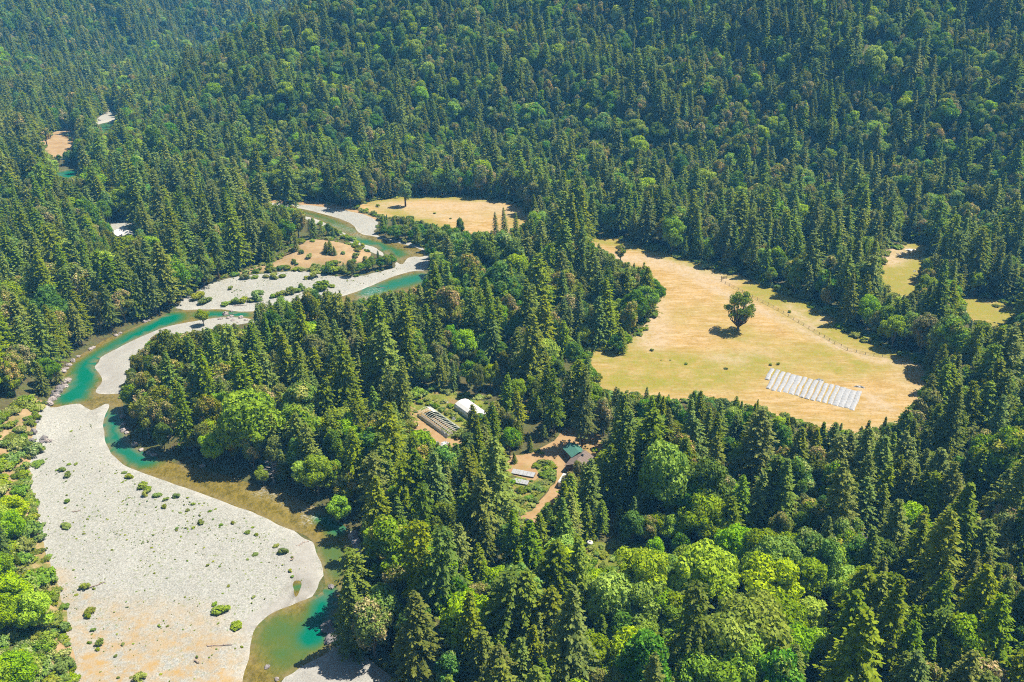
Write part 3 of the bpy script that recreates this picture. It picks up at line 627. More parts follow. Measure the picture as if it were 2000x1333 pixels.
hh = hh*np.where(hill, 0.80, 1.0)*np.exp(rng.normal(0, 0.17, N)); hh = np.clip(hh, 5, 41); hh = np.where(pin(bpx, bpy_, [(930, 770), (1110, 750), (1115, 850), (1040, 897), (930, 897)]), np.minimum(hh*0.8, 25), hh); hh = np.where(pin(bpx, bpy_, [(1255, 1030), (1345, 1030), (1345, 1130), (1255, 1145)]), np.minimum(hh, 12), hh); hh = np.where(pin(bpx, bpy_, [(1185, 1000), (1275, 1000), (1275, 1062), (1150, 1058)]), np.minimum(hh, 17), hh); hh = np.where(pin(bpx, bpy_, [(975, 846), (1075, 846), (1072, 872), (1040, 900), (975, 900)]), np.minimum(hh, 12.5), hh)
keep = rng.random(N) < np.where(kind == 0, 0.93, 0.86)
# a conifer more than a crown wide is thinned a little; keep young trees in between
young = (kind == 0) & (rng.random(N) < 0.22); hh[young] *= 0.6
# no crown may stand in front of ground that the photograph shows open
mult = np.ones(N); poke = np.where(kind == 0, rng.uniform(4, 34, N)*np.clip(330/np.maximum(bd, 1), 0.4, 1.1), 8.0)
def blocked(hs):
    b = np.zeros(N, bool)
    for f_ in (0.35, 0.6, 0.8, 0.97):
        px, py0, _ = project(T[:, 0], T[:, 1], tz + hs*f_)
        ex = inpoly(px, py0 + 8, EXEMPT)
        rw = np.where(kind == 0, 0.19*(1.05 - f_), 0.22)*hs*F/bd
        for P in VIS:
            py = py0 + (poke if P is MEADOWVIS else 8.0)
            b |= inpoly(px, py, P) & ~ex
            if f_ < 0.7: b |= (inpoly(px - rw, py, P) | inpoly(px + rw, py, P)) & ~ex
    return b
for k in range(7):
    b = blocked(hh*mult); mult[b] *= 0.82
keep &= ~blocked(hh*mult) & (mult > 0.30)
hh = hh*mult
T, tz, bpx, bpy_, bd, kind, hh = T[keep], tz[keep], bpx[keep], bpy_[keep], bd[keep], kind[keep], hh[keep]
tipx, tipy, _ = project(T[:, 0], T[:, 1], tz + hh)
ok = (np.maximum(bpy_, tipy) > -20) & (tipy < 1800) & (np.maximum(bpx, tipx) > -400) & (np.minimum(bpx, tipx) < 2420)
T, tz, bpx, bpy_, bd, kind, hh, tipx, tipy = [a[ok] for a in (T, tz, bpx, bpy_, bd, kind, hh, tipx, tipy)]
# trees set by hand: (kind, foot in the photograph, height in metres, variant, width factor)
HAND = [(0, 1137, 872, 36, 3, 0.85), (0, 1083, 848, 30, 3, 0.9), (0, 788, 846, 34, 1, 0.9), (0, 764, 842, 30, 3, 0.8), (0, 952, 893, 19, 0, 1.1), (0, 928, 872, 20, 2, 1.1), (0, 966, 872, 20, 5, 1.0),
        (0, 1146, 1006, 23, 2, 1.2), (0, 1106, 1068, 22, 0, 1.25), (0, 1180, 985, 26, 0, 1.15), (0, 1170, 1042, 14, 5, 1.2), (0, 1005, 905, 5, 4, 1.4), (0, 646, 506, 9, 2, 1.6), (0, 637, 503, 7, 2, 1.6), (0, 655, 508, 6, 4, 1.5),
        (0, 580, 498, 13, 0, 1.0), (0, 1885, 1290, 34, 2, 1.1), (0, 1215, 690, 14, 2, 1.2)]
HAND += [(3, 1203, 690, 10, 0, 1.1), (3, 1220, 682, 9, 2, 1.1), (1, 1212, 512, 11, 3, 1.0), (3, 1240, 640, 20, 2, 1.0), (3, 1260, 625, 19, 0, 1.1), (3, 1275, 605, 17, 2, 1.0), (2, 398, 636, 8.5, 1, 1.1)]
HAND += [(3, 898, 470, 15, 3, 0.8), (0, 987, 474, 24, 1, 0.8), (0, 970, 478, 22, 3, 0.8), (0, 1010, 480, 23, 0, 0.8), (2, 420, 905, 14, 1, 1.0), (2, 640, 880, 15, 0, 1.1), (2, 600, 960, 14, 2, 1.2), (2, 662, 1018, 11, 1, 1.0), (2, 515, 945, 8, 1, 1.0)]
for k in range(14): HAND.append((3, 752 + k*10, 462 + (k % 3)*3 + k*0.6, 7.5 + (k*7 % 5)*0.8, k % 4, 1.15))
for px, py in ((705, 535), (718, 532), (728, 528), (742, 526), (755, 524), (766, 522)): HAND.append((2 if px % 2 else 3, px, py, 6.5 + (px % 3), px % 4, 1.1))
hx, hy = ground([a[1] for a in HAND], [a[2] for a in HAND]); hz = zoff(hx, hy)
# clear random trees that crowd the hand-set ones
for i in range(len(HAND)):
    d = np.hypot(T[:, 0] - hx[i], T[:, 1] - hy[i]); m = d > 4.5
    T, tz, bpx, bpy_, bd, kind, hh, tipx, tipy = [a[m] for a in (T, tz, bpx, bpy_, bd, kind, hh, tipx, tipy)]
tz = zoff(T[:, 0], T[:, 1])
var = rng.integers(0, 1000, len(T)); wid = np.where(kind == 0, rng.uniform(0.92, 1.30, len(T)), rng.uniform(0.84, 1.12, len(T))); rotz = rng.uniform(0, 6.28, len(T))
nh = len(HAND)
T = np.concatenate([np.stack([hx, hy], 1), T]); tz = np.concatenate([hz, tz]); kind = np.concatenate([[a[0] for a in HAND], kind]).astype(int)
hh = np.concatenate([[a[3] for a in HAND], hh]); var = np.concatenate([[a[4] for a in HAND], var]).astype(int); wid = np.concatenate([[a[5] for a in HAND], wid]); rotz = np.concatenate([rng.uniform(0, 6.28, nh), rotz])
bpx, bpy_, bd = project(T[:, 0], T[:, 1], tz); tipx, tipy, _ = project(T[:, 0], T[:, 1], tz + hh)
print('TREES', len(T), [int((kind == k).sum()) for k in range(4)])

# ------------------------------------------------------------------ things, labels
def set_thing(o, label, cat, group=None):
    o['label'] = label; o['category'] = cat
    if group: o['group'] = group
    return o
LAND = [(px, py, nm) for px, py, nm in (
    (1120, 885, 'the green roofed cabin'), (850, 832, 'the bare hoop house'), (915, 805, 'the white shed'), (1590, 770, 'the white plastic rows'), (1440, 645, 'the lone field tree'),
    (1060, 985, 'the dirt driveway'), (165, 735, 'the deep green pool'), (235, 830, 'the river bend'), (440, 955, 'the shallow brown run'), (600, 985, 'the white riffle'), (650, 1070, 'the narrow green reach'),
    (640, 1215, 'the shaded river rocks'), (690, 1310, 'the lower gravel point'), (340, 635, 'the inner gravel strip'), (520, 560, 'the upper gravel flat'), (640, 500, 'the dry knoll'), (1200, 1090, 'the bramble clearing'),
    (1400, 1080, 'the maple grove'), (1670, 1100, 'the grey dead snag'), (1880, 950, 'the dark eastern stand'), (1780, 520, 'the hillside clearing'), (1920, 605, 'the far lawn'), (30, 900, 'the orange dirt bank'), (70, 1150, 'the grassy left bank'),
    (300, 1050, 'the wide gravel bar'), (240, 445, 'the white barn'), (1250, 650, 'the meadow edge point'), (850, 410, 'the upper meadow'), (1500, 600, 'the field fence'), (1000, 640, 'the mixed middle wood'), (500, 720, 'the wooded bend'), (820, 1080, 'the tall riverside firs'), (1400, 900, 'the fir belt'),
    (1250, 1250, 'the front leafy slope'), (1750, 1250, 'the front fir slope'), (900, 1250, 'the front river wood'))]
LX, LY = ground([l[0] for l in LAND], [l[1] for l in LAND])
ORD = ['nearest', 'second nearest', 'third nearest', 'fourth nearest', 'fifth nearest', 'sixth nearest', 'seventh nearest', 'eighth nearest']
def autolabel(entries, noun, plural, sizes=(0, 1e9), group_base=None):
    """entries: list of (object, x, y, height). Each label: size, kind, side and landmark, and how near."""
    hs = np.array([e[3] for e in entries]); q1, q2 = np.quantile(hs, [0.33, 0.67]) if len(hs) > 2 else (0, 1e9)
    buckets = {}
    for o, X, Y, h in entries:
        d = (LX - X)**2 + (LY - Y)**2; i = int(np.argmin(d)); lp = project(LX[i], LY[i], 0.0); p = project(X, Y, 0.0)
        dx = float(p[0] - lp[0]); dy = float(p[1] - lp[1])*1.6
        side = ('right of' if dx > 0 else 'left of') if abs(dx) > abs(dy) else ('in front of' if dy > 0 else 'behind')
        size = 'tall' if h > q2 else ('short' if h < q1 else 'medium height')
        buckets.setdefault((i, side, size), []).append((d[i], o))
    for (i, side, size), L in buckets.items():
        L.sort(key=lambda t: t[0]); nm = LAND[i][2]
        for k, (_, o) in enumerate(L):
            o['group'] = '%s near %s' % (plural, nm)
            if k < len(ORD): o['label'] = ('%s %s %s %s' % (ORD[k], noun.replace('SIZE', size), side, nm)) if len(L) > 1 else '%s %s %s' % ('only ' + noun.replace('SIZE', size), side, nm)
            else: o['label'] = '%s further %s %s' % (noun.replace('SIZE', size), side, nm)

def place_tree(kn, v, X, Y, Z, h, rz, wf, cat):
    cm, tm, href = PROTO[kn][v % len(PROTO[kn])]
    e = bpy.data.objects.new(kn, None); C.objects.link(e); e.empty_display_size = 0.5
    s = h/href; e.location = (X, Y, Z); e.rotation_euler = (0.035*math.sin(rz*7), 0.035*math.cos(rz*5), rz); e.scale = (s*wf*(1 + 0.08*math.sin(rz*11)), s*wf, s)
    tr = bpy.data.objects.new('trunk', tm); C.objects.link(tr); tr.parent = e
    cr = bpy.data.objects.new('crown', cm); C.objects.link(cr); cr.parent = e
    e['category'] = cat
    return e, tr, cr
def gn_forest(name, pts_, scl, rot, var_, kn, label, cat):
    """one object for the trees too many to count: instances on points"""
    me = bpy.data.meshes.new(name); me.from_pydata([tuple(p) for p in pts_], [], []); me.update()
    a = me.attributes.new('scl', 'FLOAT_VECTOR', 'POINT'); a.data.foreach_set('vector', np.asarray(scl, np.float32).ravel())
    a = me.attributes.new('rot', 'FLOAT_VECTOR', 'POINT'); r3 = np.zeros((len(pts_), 3), np.float32); r3[:, 2] = rot; r3[:, 0] = 0.04*np.sin(rot*7); r3[:, 1] = 0.04*np.cos(rot*5); a.data.foreach_set('vector', r3.ravel())
    a = me.attributes.new('var', 'INT', 'POINT'); a.data.foreach_set('value', np.asarray(var_, np.int32))
    o = bpy.data.objects.new(name, me); C.objects.link(o)
    ng = bpy.data.node_groups.new(name, 'GeometryNodeTree')
    ng.interface.new_socket('Geometry', in_out='INPUT', socket_type='NodeSocketGeometry'); ng.interface.new_socket('Geometry', in_out='OUTPUT', socket_type='NodeSocketGeometry')
    N_ = ng.nodes; L_ = ng.links; gi = N_.new('NodeGroupInput'); go = N_.new('NodeGroupOutput'); jn = N_.new('GeometryNodeJoinGeometry'); L_.new(jn.outputs[0], go.inputs[0])
    def na(nm, ty):
        t = N_.new('GeometryNodeInputNamedAttribute'); t.data_type = ty; t.inputs['Name'].default_value = nm; return t.outputs['Attribute']
    sc_, ro_, va_ = na('scl', 'FLOAT_VECTOR'), na('rot', 'FLOAT_VECTOR'), na('var', 'INT')
    for v in range(len(PROTO[kn])):
        cmp_ = N_.new('FunctionNodeCompare'); cmp_.data_type = 'INT'; cmp_.operation = 'EQUAL'; L_.new(va_, cmp_.inputs[2]); cmp_.inputs[3].default_value = v
        for part in SRC[kn][v]:
            oi = N_.new('GeometryNodeObjectInfo'); oi.inputs['Object'].default_value = part; oi.transform_space = 'ORIGINAL'; oi.inputs['As Instance'].default_value = False
            ip = N_.new('GeometryNodeInstanceOnPoints'); L_.new(gi.outputs[0], ip.inputs['Points']); L_.new(cmp_.outputs[0], ip.inputs['Selection'])
            L_.new(oi.outputs['Geometry'], ip.inputs['Instance']); L_.new(ro_, ip.inputs['Rotation']); L_.new(sc_, ip.inputs['Scale']); L_.new(ip.outputs[0], jn.inputs[0])
    md = o.modifiers.new('forest', 'NODES'); md.node_group = ng
    o['kind'] = 'stuff'; o['label'] = label; o['category'] = cat
    return o
SRC = {}
NOUN = ['SIZE dark green conifer', 'SIZE olive oak with tan shoots', 'SIZE bright green maple', 'SIZE leafy green laurel']
PLUR = ['conifers', 'oaks', 'maples', 'laurels']
CATS = ['conifer', 'oak tree', 'maple tree', 'laurel tree']
FOREST = [('conifer_forest', 'dark conifers massed over the hillsides beyond the valley'), ('oak_forest', 'olive oaks scattered through the forested hillsides'), ('maple_forest', 'bright green maples scattered through the far forest'), ('laurel_forest', 'green laurels massed along the lower hillsides')]
for k in range(4):
    kn = KN[k]; idx = np.where(kind == k)[0]
    size = hh[idx]/bd[idx]
    mx = (bpx[idx] + tipx[idx])/2; my = (bpy_[idx] + tipy[idx])/2
    vis_ = (mx > 0) & (mx < 2000) & (my > 0) & (my < 1333)
    score = np.where(vis_, size, size*0.02) + (idx < nh)*10
    order = idx[np.argsort(-score)]; ind = order[:300]; rest = order[300:]
    ents = []; SRC[kn] = {}
    for i in ind:
        v = int(var[i]) % len(PROTO[kn]); e, tr, cr = place_tree(kn, v, T[i, 0], T[i, 1], tz[i], hh[i], rotz[i], wid[i], CATS[k])
        SRC[kn].setdefault(v, (tr, cr)); ents.append((e, T[i, 0], T[i, 1], hh[i]))
    autolabel(ents, NOUN[k], PLUR[k])
    if len(rest):
        hr = np.array([p[2] for p in PROTO[kn]])[var[rest] % len(PROTO[kn])]; s = hh[rest]/hr
        gn_forest(FOREST[k][0], np.column_stack([T[rest], tz[rest]]), np.stack([s*wid[rest], s*wid[rest], s], 1), rotz[rest], var[rest] % len(PROTO[kn]), kn, FOREST[k][1], 'forest')

# ------------------------------------------------------------------ shrubs
WIL = [(64, 877, 7), (73, 884, 11), (74, 909, 12), (122, 920, 8), (131, 931, 9), (135, 909, 4), (149, 908, 4), (132, 981, 6), (130, 1030, 11), (243, 923, 6), (254, 932, 8), (280, 953, 11), (290, 960, 9), (286, 968, 8), (307, 971, 9), (324, 978, 6), (344, 972, 7), (321, 992, 6),
    (377, 986, 5), (391, 1023, 6), (432, 1027, 4), (455, 1023, 5), (483, 1041, 6), (501, 1046, 4), (540, 1068, 6), (555, 1080, 8), (499, 1085, 7), (571, 1090, 3), (568, 1117, 5), (571, 1128, 4), (495, 1168, 5), (406, 1106, 4), (219, 1076, 4), (166, 1150, 10), (183, 1152, 3), (176, 1198, 11), (172, 1206, 7),
    (194, 1258, 9), (191, 1270, 5), (420, 1182, 7), (434, 1193, 14), (462, 1224, 15), (472, 1261, 4), (312, 1224, 4), (226, 1283, 4), (240, 1260, 5), (275, 1330, 12), (231, 1325, 4), (182, 1233, 6), (174, 1258, 5), (389, 984, 3), (352, 1003, 4), (365, 999, 4), (410, 1000, 4),
    (389, 584, 14), (402, 591, 11), (440, 595, 8), (452, 593, 8), (463, 592, 9), (476, 591, 10), (490, 590, 9), (506, 586, 14), (533, 582, 7), (545, 580, 9), (556, 578, 9), (569, 574, 13), (580, 571, 10), (588, 567, 8), (603, 572, 9), (615, 569, 9), (627, 565, 15), (648, 561, 8), (451, 566, 6),
    (480, 545, 9), (498, 544, 8), (520, 543, 8), (538, 543, 10), (552, 542, 8), (615, 543, 12), (600, 546, 7), (640, 534, 14), (653, 534, 14), (668, 535, 11), (684, 534, 10), (611, 481, 6), (604, 512, 8), (671, 506, 6), (713, 491, 3), (590, 505, 6), (575, 520, 7), (622, 522, 5),
    (612, 432, 5), (625, 438, 6), (638, 444, 7), (650, 450, 7), (660, 459, 9), (672, 465, 9), (684, 470, 9), (696, 475, 8), (708, 478, 6), (630, 455, 9), (645, 462, 9), (700, 405, 6), (642, 401, 4), (520, 388, 8), (545, 387, 9), (570, 386, 10), (595, 388, 8), (620, 391, 8), (660, 396, 7), (690, 399, 6), (810, 476, 8), (830, 480, 10), (790, 472, 8),
    (1273, 686, 5), (1291, 705, 2), (1309, 705, 2), (1542, 611, 5), (1532, 590, 4), (1505, 714, 4), (1520, 713, 4), (1418, 722, 4), (1340, 712, 4), (738, 405, 6), (850, 418, 3), (880, 429, 3), (112, 1160, 7), (105, 1140, 6), (95, 1090, 8), (80, 1050, 6), (122, 1230, 10), (128, 1255, 9), (60, 985, 9), (45, 940, 8), (50, 965, 7), (35, 905, 8), (20, 870, 9), (38, 860, 7), (10, 935, 9), (18, 950, 8), (50, 820, 7), (30, 830, 8), (5, 840, 9), (62, 800, 6), (75, 790, 6), (12, 905, 9), (60, 1010, 7)]
BRA = [(1048, 912, 9), (1058, 908, 10), (1070, 908, 11), (1080, 914, 9), (1066, 918, 10), (1076, 926, 11), (1064, 930, 11), (1078, 938, 10), (1066, 944, 10), (1054, 948, 9), (1044, 952, 10), (1060, 958, 9), (1032, 958, 9), (1020, 962, 10), (1046, 966, 9), (1032, 976, 10), (1020, 982, 10), (1044, 980, 9), (1010, 975, 8), (1036, 990, 8), (1022, 994, 8),
    (1038, 941, 4), (1024, 937, 3.5), (1012, 938, 3), (1163, 880, 7), (1050, 882, 6), (1058, 886, 6), (840, 792, 8), (852, 796, 9), (864, 802, 9), (876, 808, 10), (888, 815, 10), (898, 822, 9), (880, 796, 8), (866, 788, 7), (850, 784, 6), (820, 788, 7), (832, 783, 7), (910, 830, 8), (905, 778, 7), (920, 786, 7), (935, 795, 7),
    (812, 806, 6), (806, 818, 6), (836, 846, 5), (830, 840, 4), (798, 866, 9), (808, 875, 9), (820, 880, 9), (800, 850, 8), (790, 858, 8), (835, 884, 8),
    (1150, 1075, 9), (1165, 1082, 10), (1180, 1088, 10), (1198, 1092, 10), (1215, 1096, 10), (1232, 1100, 9), (1160, 1100, 10), (1178, 1108, 10), (1200, 1114, 10), (1222, 1120, 9), (1175, 1070, 7), (1240, 1120, 9), (1190, 1130, 10), (1215, 1135, 9), (1030, 1050, 9), (1045, 1065, 9), (1020, 1070, 9), (1035, 1082, 9),
    (1480, 548, 12), (1496, 556, 11), (1398, 525, 8), (1380, 518, 7), (1360, 510, 7), (1330, 500, 7), (1535, 575, 8), (1585, 602, 9), (1605, 612, 9), (1640, 640, 11), (1655, 648, 12), (1670, 658, 12), (1690, 668, 11), (1710, 672, 11), (1800, 700, 9), (1808, 715, 9), (1955, 590, 9), (1970, 596, 9), (1985, 600, 9), (1945, 600, 7), (1990, 615, 8), (1930, 583, 7)]
for kn, lst, noun, plur, cat, hs in (('willow_shrub', WIL, 'SIZE green willow shrub', 'willow shrubs', 'shrub', 0.85), ('bramble_shrub', BRA, 'SIZE bramble bush', 'bramble bushes', 'bush', 0.75)):
    X, Y = ground([a[0] for a in lst], [a[1] for a in lst]); Z = zoff(X, Y); _, _, D = project(X, Y, Z); ents = []
    for i, a in enumerate(lst):
        v = i % len(PROTO[kn]); rm = a[2]*D[i]/F*1.05; rr = (2.4, 2.0, 2.8)[v] if kn == 'willow_shrub' else (2.6, 2.2, 3.0)[v]
        s = rm/rr; cm, tm, href = PROTO[kn][v]
        e = bpy.data.objects.new(kn, None); C.objects.link(e); e.location = (X[i], Y[i], Z[i] - 0.1); e.rotation_euler = (0, 0, i*1.7); rq = random.Random(i); e.scale = (s*rq.uniform(0.75, 1.25), s*rq.uniform(0.75, 1.25), s*hs*rq.uniform(0.6, 1.1)); e['category'] = cat
        for nm, me in (('stem', tm), ('foliage', cm)):
            c = bpy.data.objects.new(nm, me); C.objects.link(c); c.parent = e
        ents.append((e, X[i], Y[i], rm))
    autolabel(ents, noun, plur)

# ------------------------------------------------------------------ undergrowth along the forest edges, weeds on the gravel: ground cover nobody could count
def cover(name, X, Y, S, kn, label, cat, squash=0.8):
    SRC[kn] = {}
    for o in C.objects:
        if o.name.split('.')[0] == kn and len(SRC[kn]) < len(PROTO[kn]):
            for v in range(len(PROTO[kn])):
                ch = list(o.children)
                if v not in SRC[kn] and any(c.data == PROTO[kn][v][0] for c in ch): SRC[kn][v] = tuple(ch)
    Z = zoff(X, Y); v = rng.integers(0, len(PROTO[kn]), len(X))
    return gn_forest(name, np.column_stack([X, Y, Z - 0.05]), np.stack([S*rng.uniform(0.7, 1.3, len(X)), S*rng.uniform(0.7, 1.3, len(X)), S*squash*rng.uniform(0.6, 1.3, len(X))], 1), rng.uniform(0, 6.28, len(X)), v, kn, label, cat)
ex, ey = [], []
for z, W in zip(ZONES, WPOLY):
    if z[2] in ('meadow', 'grass', 'dirt', 'straw') or z[1] is Z_MIDBAR or z[1] is Z_UPBAR or z[1] is Z_INNERBAR:
        m = np.hypot(W[:, 0], W[:, 1]) < 1100; Q = W[m]
        for rep in range({'meadow': 3, 'straw': 2, 'grass': 1, 'gravel': 1}.get(z[2], 0)):
            ex.append(Q[:, 0] + rng.normal(0, 3.2, len(Q))); ey.append(Q[:, 1] + rng.normal(0, 3.2, len(Q)))
ex, ey = np.concatenate(ex), np.concatenate(ey)
bw = WPOLY[[z[1] for z in ZONES].index(Z_BANKUP)]; bw2 = WPOLY[[z[1] for z in ZONES].index(Z_BANKLOW)]
for B_, n in ((bw, 150), (bw2, 90)):
    qx = rng.uniform(B_[:, 0].min(), B_[:, 0].max(), n*3); qy = rng.uniform(B_[:, 1].min(), B_[:, 1].max(), n*3); m = inpoly(qx, qy, B_) & (wav(qx, qy, 7, 1.0) > -0.25); ex = np.concatenate([ex, qx[m]]); ey = np.concatenate([ey, qy[m]])
qx = rng.uniform(-175, -85, 2600); qy = rng.uniform(165, 300, 2600); qpx, qpy, _ = project(qx, qy, H(qx, qy)); m = (qpx < 120) & (qpx > -60) & ~inpoly(qx, qy, bw) & ~inpoly(qx, qy, bw2) & ~inpoly(qx, qy, WPOLY[[z[1] for z in ZONES].index(Z_MAINBAR)])
ex = np.concatenate([ex, qx[m]]); ey = np.concatenate([ey, qy[m]])
ok = np.ones(len(ex), bool)
for z, W in zip(ZONES, WPOLY):
    if z[2] in ('water', 'gravel', 'dirt'): ok &= ~inpoly(ex, ey, W)
    elif z[2] == 'meadow': ok &= ~inpoly(ex, ey, W) | (segdist(ex, ey, W) < 2.0)
for W in WATER: ok &= segdist(ex, ey, W) > 0.5
ex, ey = ex[ok], ey[ok]; sz = np.exp(rng.normal(-0.45, 0.45, len(ex)))
cover('undergrowth', ex, ey, np.clip(sz, 0.2, 1.6), 'bramble_shrub', 'low green undergrowth along the forest edges and banks', 'undergrowth')
qx = rng.uniform(-190, -40, 26000); qy = rng.uniform(160, 330, 26000); mb = WPOLY[[z[1] for z in ZONES].index(Z_MAINBAR)]
qpx, qpy, _ = project(qx, qy, 0*qx); dens = 0.05 + 0.20*np.clip(wav(qx, qy, 14, 2.0) + 0.1, 0, 1) + 0.35*np.exp(-(((qpx - 330)/160)**2 + ((qpy - 1010)/90)**2)) + 0.3*np.exp(-(((qpx - 130)/30)**2 + ((qpy - 1150)/60)**2))
m = inpoly(qx, qy, mb) & (segdist(qx, qy, WATER[0]) > 4) & (rng.random(len(qx)) < dens*0.75)
qx, qy = qx[m], qy[m]
mx_, my_ = rng.uniform(-200, 0, 9000), rng.uniform(430, 560, 9000); mm = WPOLY[[z[1] for z in ZONES].index(Z_MIDBAR)]; m = inpoly(mx_, my_, mm) & (segdist(mx_, my_, WATER[0]) > 4) & (segdist(mx_, my_, WATER[1]) > 4) & (wav(mx_, my_, 9, 3.0) > 0.1)
qx = np.concatenate([qx, mx_[m]]); qy = np.concatenate([qy, my_[m]])
cover('gravel_weeds', qx, qy, np.clip(np.exp(rng.normal(-2.5, 0.45, len(qx))), 0.04, 0.30), 'willow_shrub', 'sparse pale green weeds dotted over the gravel bars', 'weeds', 0.6)

# ------------------------------------------------------------------ built things
def plain(name, col, rough=0.7, var=0.15, scale=1.2, spec=0.3, metal=0.0, streak=None):
    g = NG(name); n = g.noise(scale, 5, 0.7, g.stretch(*streak) if streak else None)
    d = tuple(c*(1 - var) for c in col); l = tuple(min(1, c*(1 + var)) for c in col)
    g.color(g.mix(g.ramp(n, 0.35, 0.65), d, l)); g.b.inputs['Roughness'].default_value = rough; g.b.inputs['Specular IOR Level'].default_value = spec; g.b.inputs['Metallic'].default_value = metal
    g.bump(n, 0.15, 0.05); return g.m
M_white = plain('white_cover', (0.80, 0.80, 0.79), 0.45, 0.05, 0.6)
M_film = plain('plastic_film', (0.70, 0.72, 0.74), 0.35, 0.16, 1.3, 0.5)
M_greyfilm = plain('weathered_film', (0.50, 0.57, 0.57), 0.4, 0.22, 1.2, 0.5)
M_row = plain('row_plastic', (0.43, 0.44, 0.455), 0.4, 0.16, 0.9, 0.4)
M_pipe = plain('hoop_pipe', (0.74, 0.80, 0.66), 0.5, 0.2, 2.0)
M_teal = plain('green_metal_roof', (0.10, 0.27, 0.21), 0.4, 0.10, 0.8, 0.5)
M_brownroof = plain('shingle_roof', (0.24, 0.185, 0.155), 0.9, 0.22, 2.5)
M_wood = plain('brown_siding', (0.17, 0.105, 0.065), 0.8, 0.2, 3.0)
M_oldwood = plain('weathered_wood', (0.23, 0.19, 0.15), 0.85, 0.25, 3.0)
M_glass = plain('dark_glass', (0.02, 0.03, 0.035), 0.1, 0.1, 1.0, 0.5)
M_dark = plain('dark_paint', (0.028, 0.032, 0.04), 0.3, 0.15, 1.0, 0.5)
M_rubber = plain('tyre_rubber', (0.02, 0.02, 0.02), 0.8)
M_metal = plain('grey_metal', (0.42, 0.43, 0.44), 0.4, 0.1, 1.0, 0.5, 0.6)
M_rock = plain('river_rock', (0.40, 0.35, 0.33), 0.85, 0.35, 0.9)
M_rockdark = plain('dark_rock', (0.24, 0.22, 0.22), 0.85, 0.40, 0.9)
M_drift = plain('driftwood', (0.40, 0.31, 0.26), 0.85, 0.25, 2.0)
M_red = plain('red_tarp', (0.33, 0.12, 0.09), 0.6, 0.25, 1.5)

def thing(name, label, cat, loc, rz=0.0, group=None):
    e = bpy.data.objects.new(name, None); C.objects.link(e); e.location = loc; e.rotation_euler = (0, 0, rz); e.empty_display_size = 0.5
    return set_thing(e, label, cat, group)
def boxes(name, lst, mat, parent):
    v, f = [], []
    for (x0, x1, y0, y1, z0, z1) in lst:
        b = len(v); v += [(a, c, d) for d in (z0, z1) for c in (y0, y1) for a in (x0, x1)]
        f += [(b, b+2, b+3, b+1), (b+4, b+5, b+7, b+6), (b, b+1, b+5, b+4), (b+2, b+6, b+7, b+3), (b, b+4, b+6, b+2), (b+1, b+3, b+7, b+5)]
    return link_mesh(name, v, f, mat, parent)
def tube_obj(name, paths, mat, parent, sides=6):
    v, f = tubes(paths, sides); return link_mesh(name, v, f.tolist(), mat, parent, True)
def frame_from(pA, pB, pC):
    """local frame of a rectangle seen in the photograph: base corners A, B (long side) and C next to B"""
    a, b, c = (np.array(g1(*p)) for p in (pA, pB, pC)); u_ = b - a; L = np.hypot(*u_); u_ = u_/L; v_ = np.array([-u_[1], u_[0]]); W = (c - b) @ v_
    cx = a + u_*L/2 + v_*W/2; return (cx[0], cx[1], float(zoff(cx[0], cx[1])[0])), math.atan2(u_[1], u_[0]), L, abs(W)
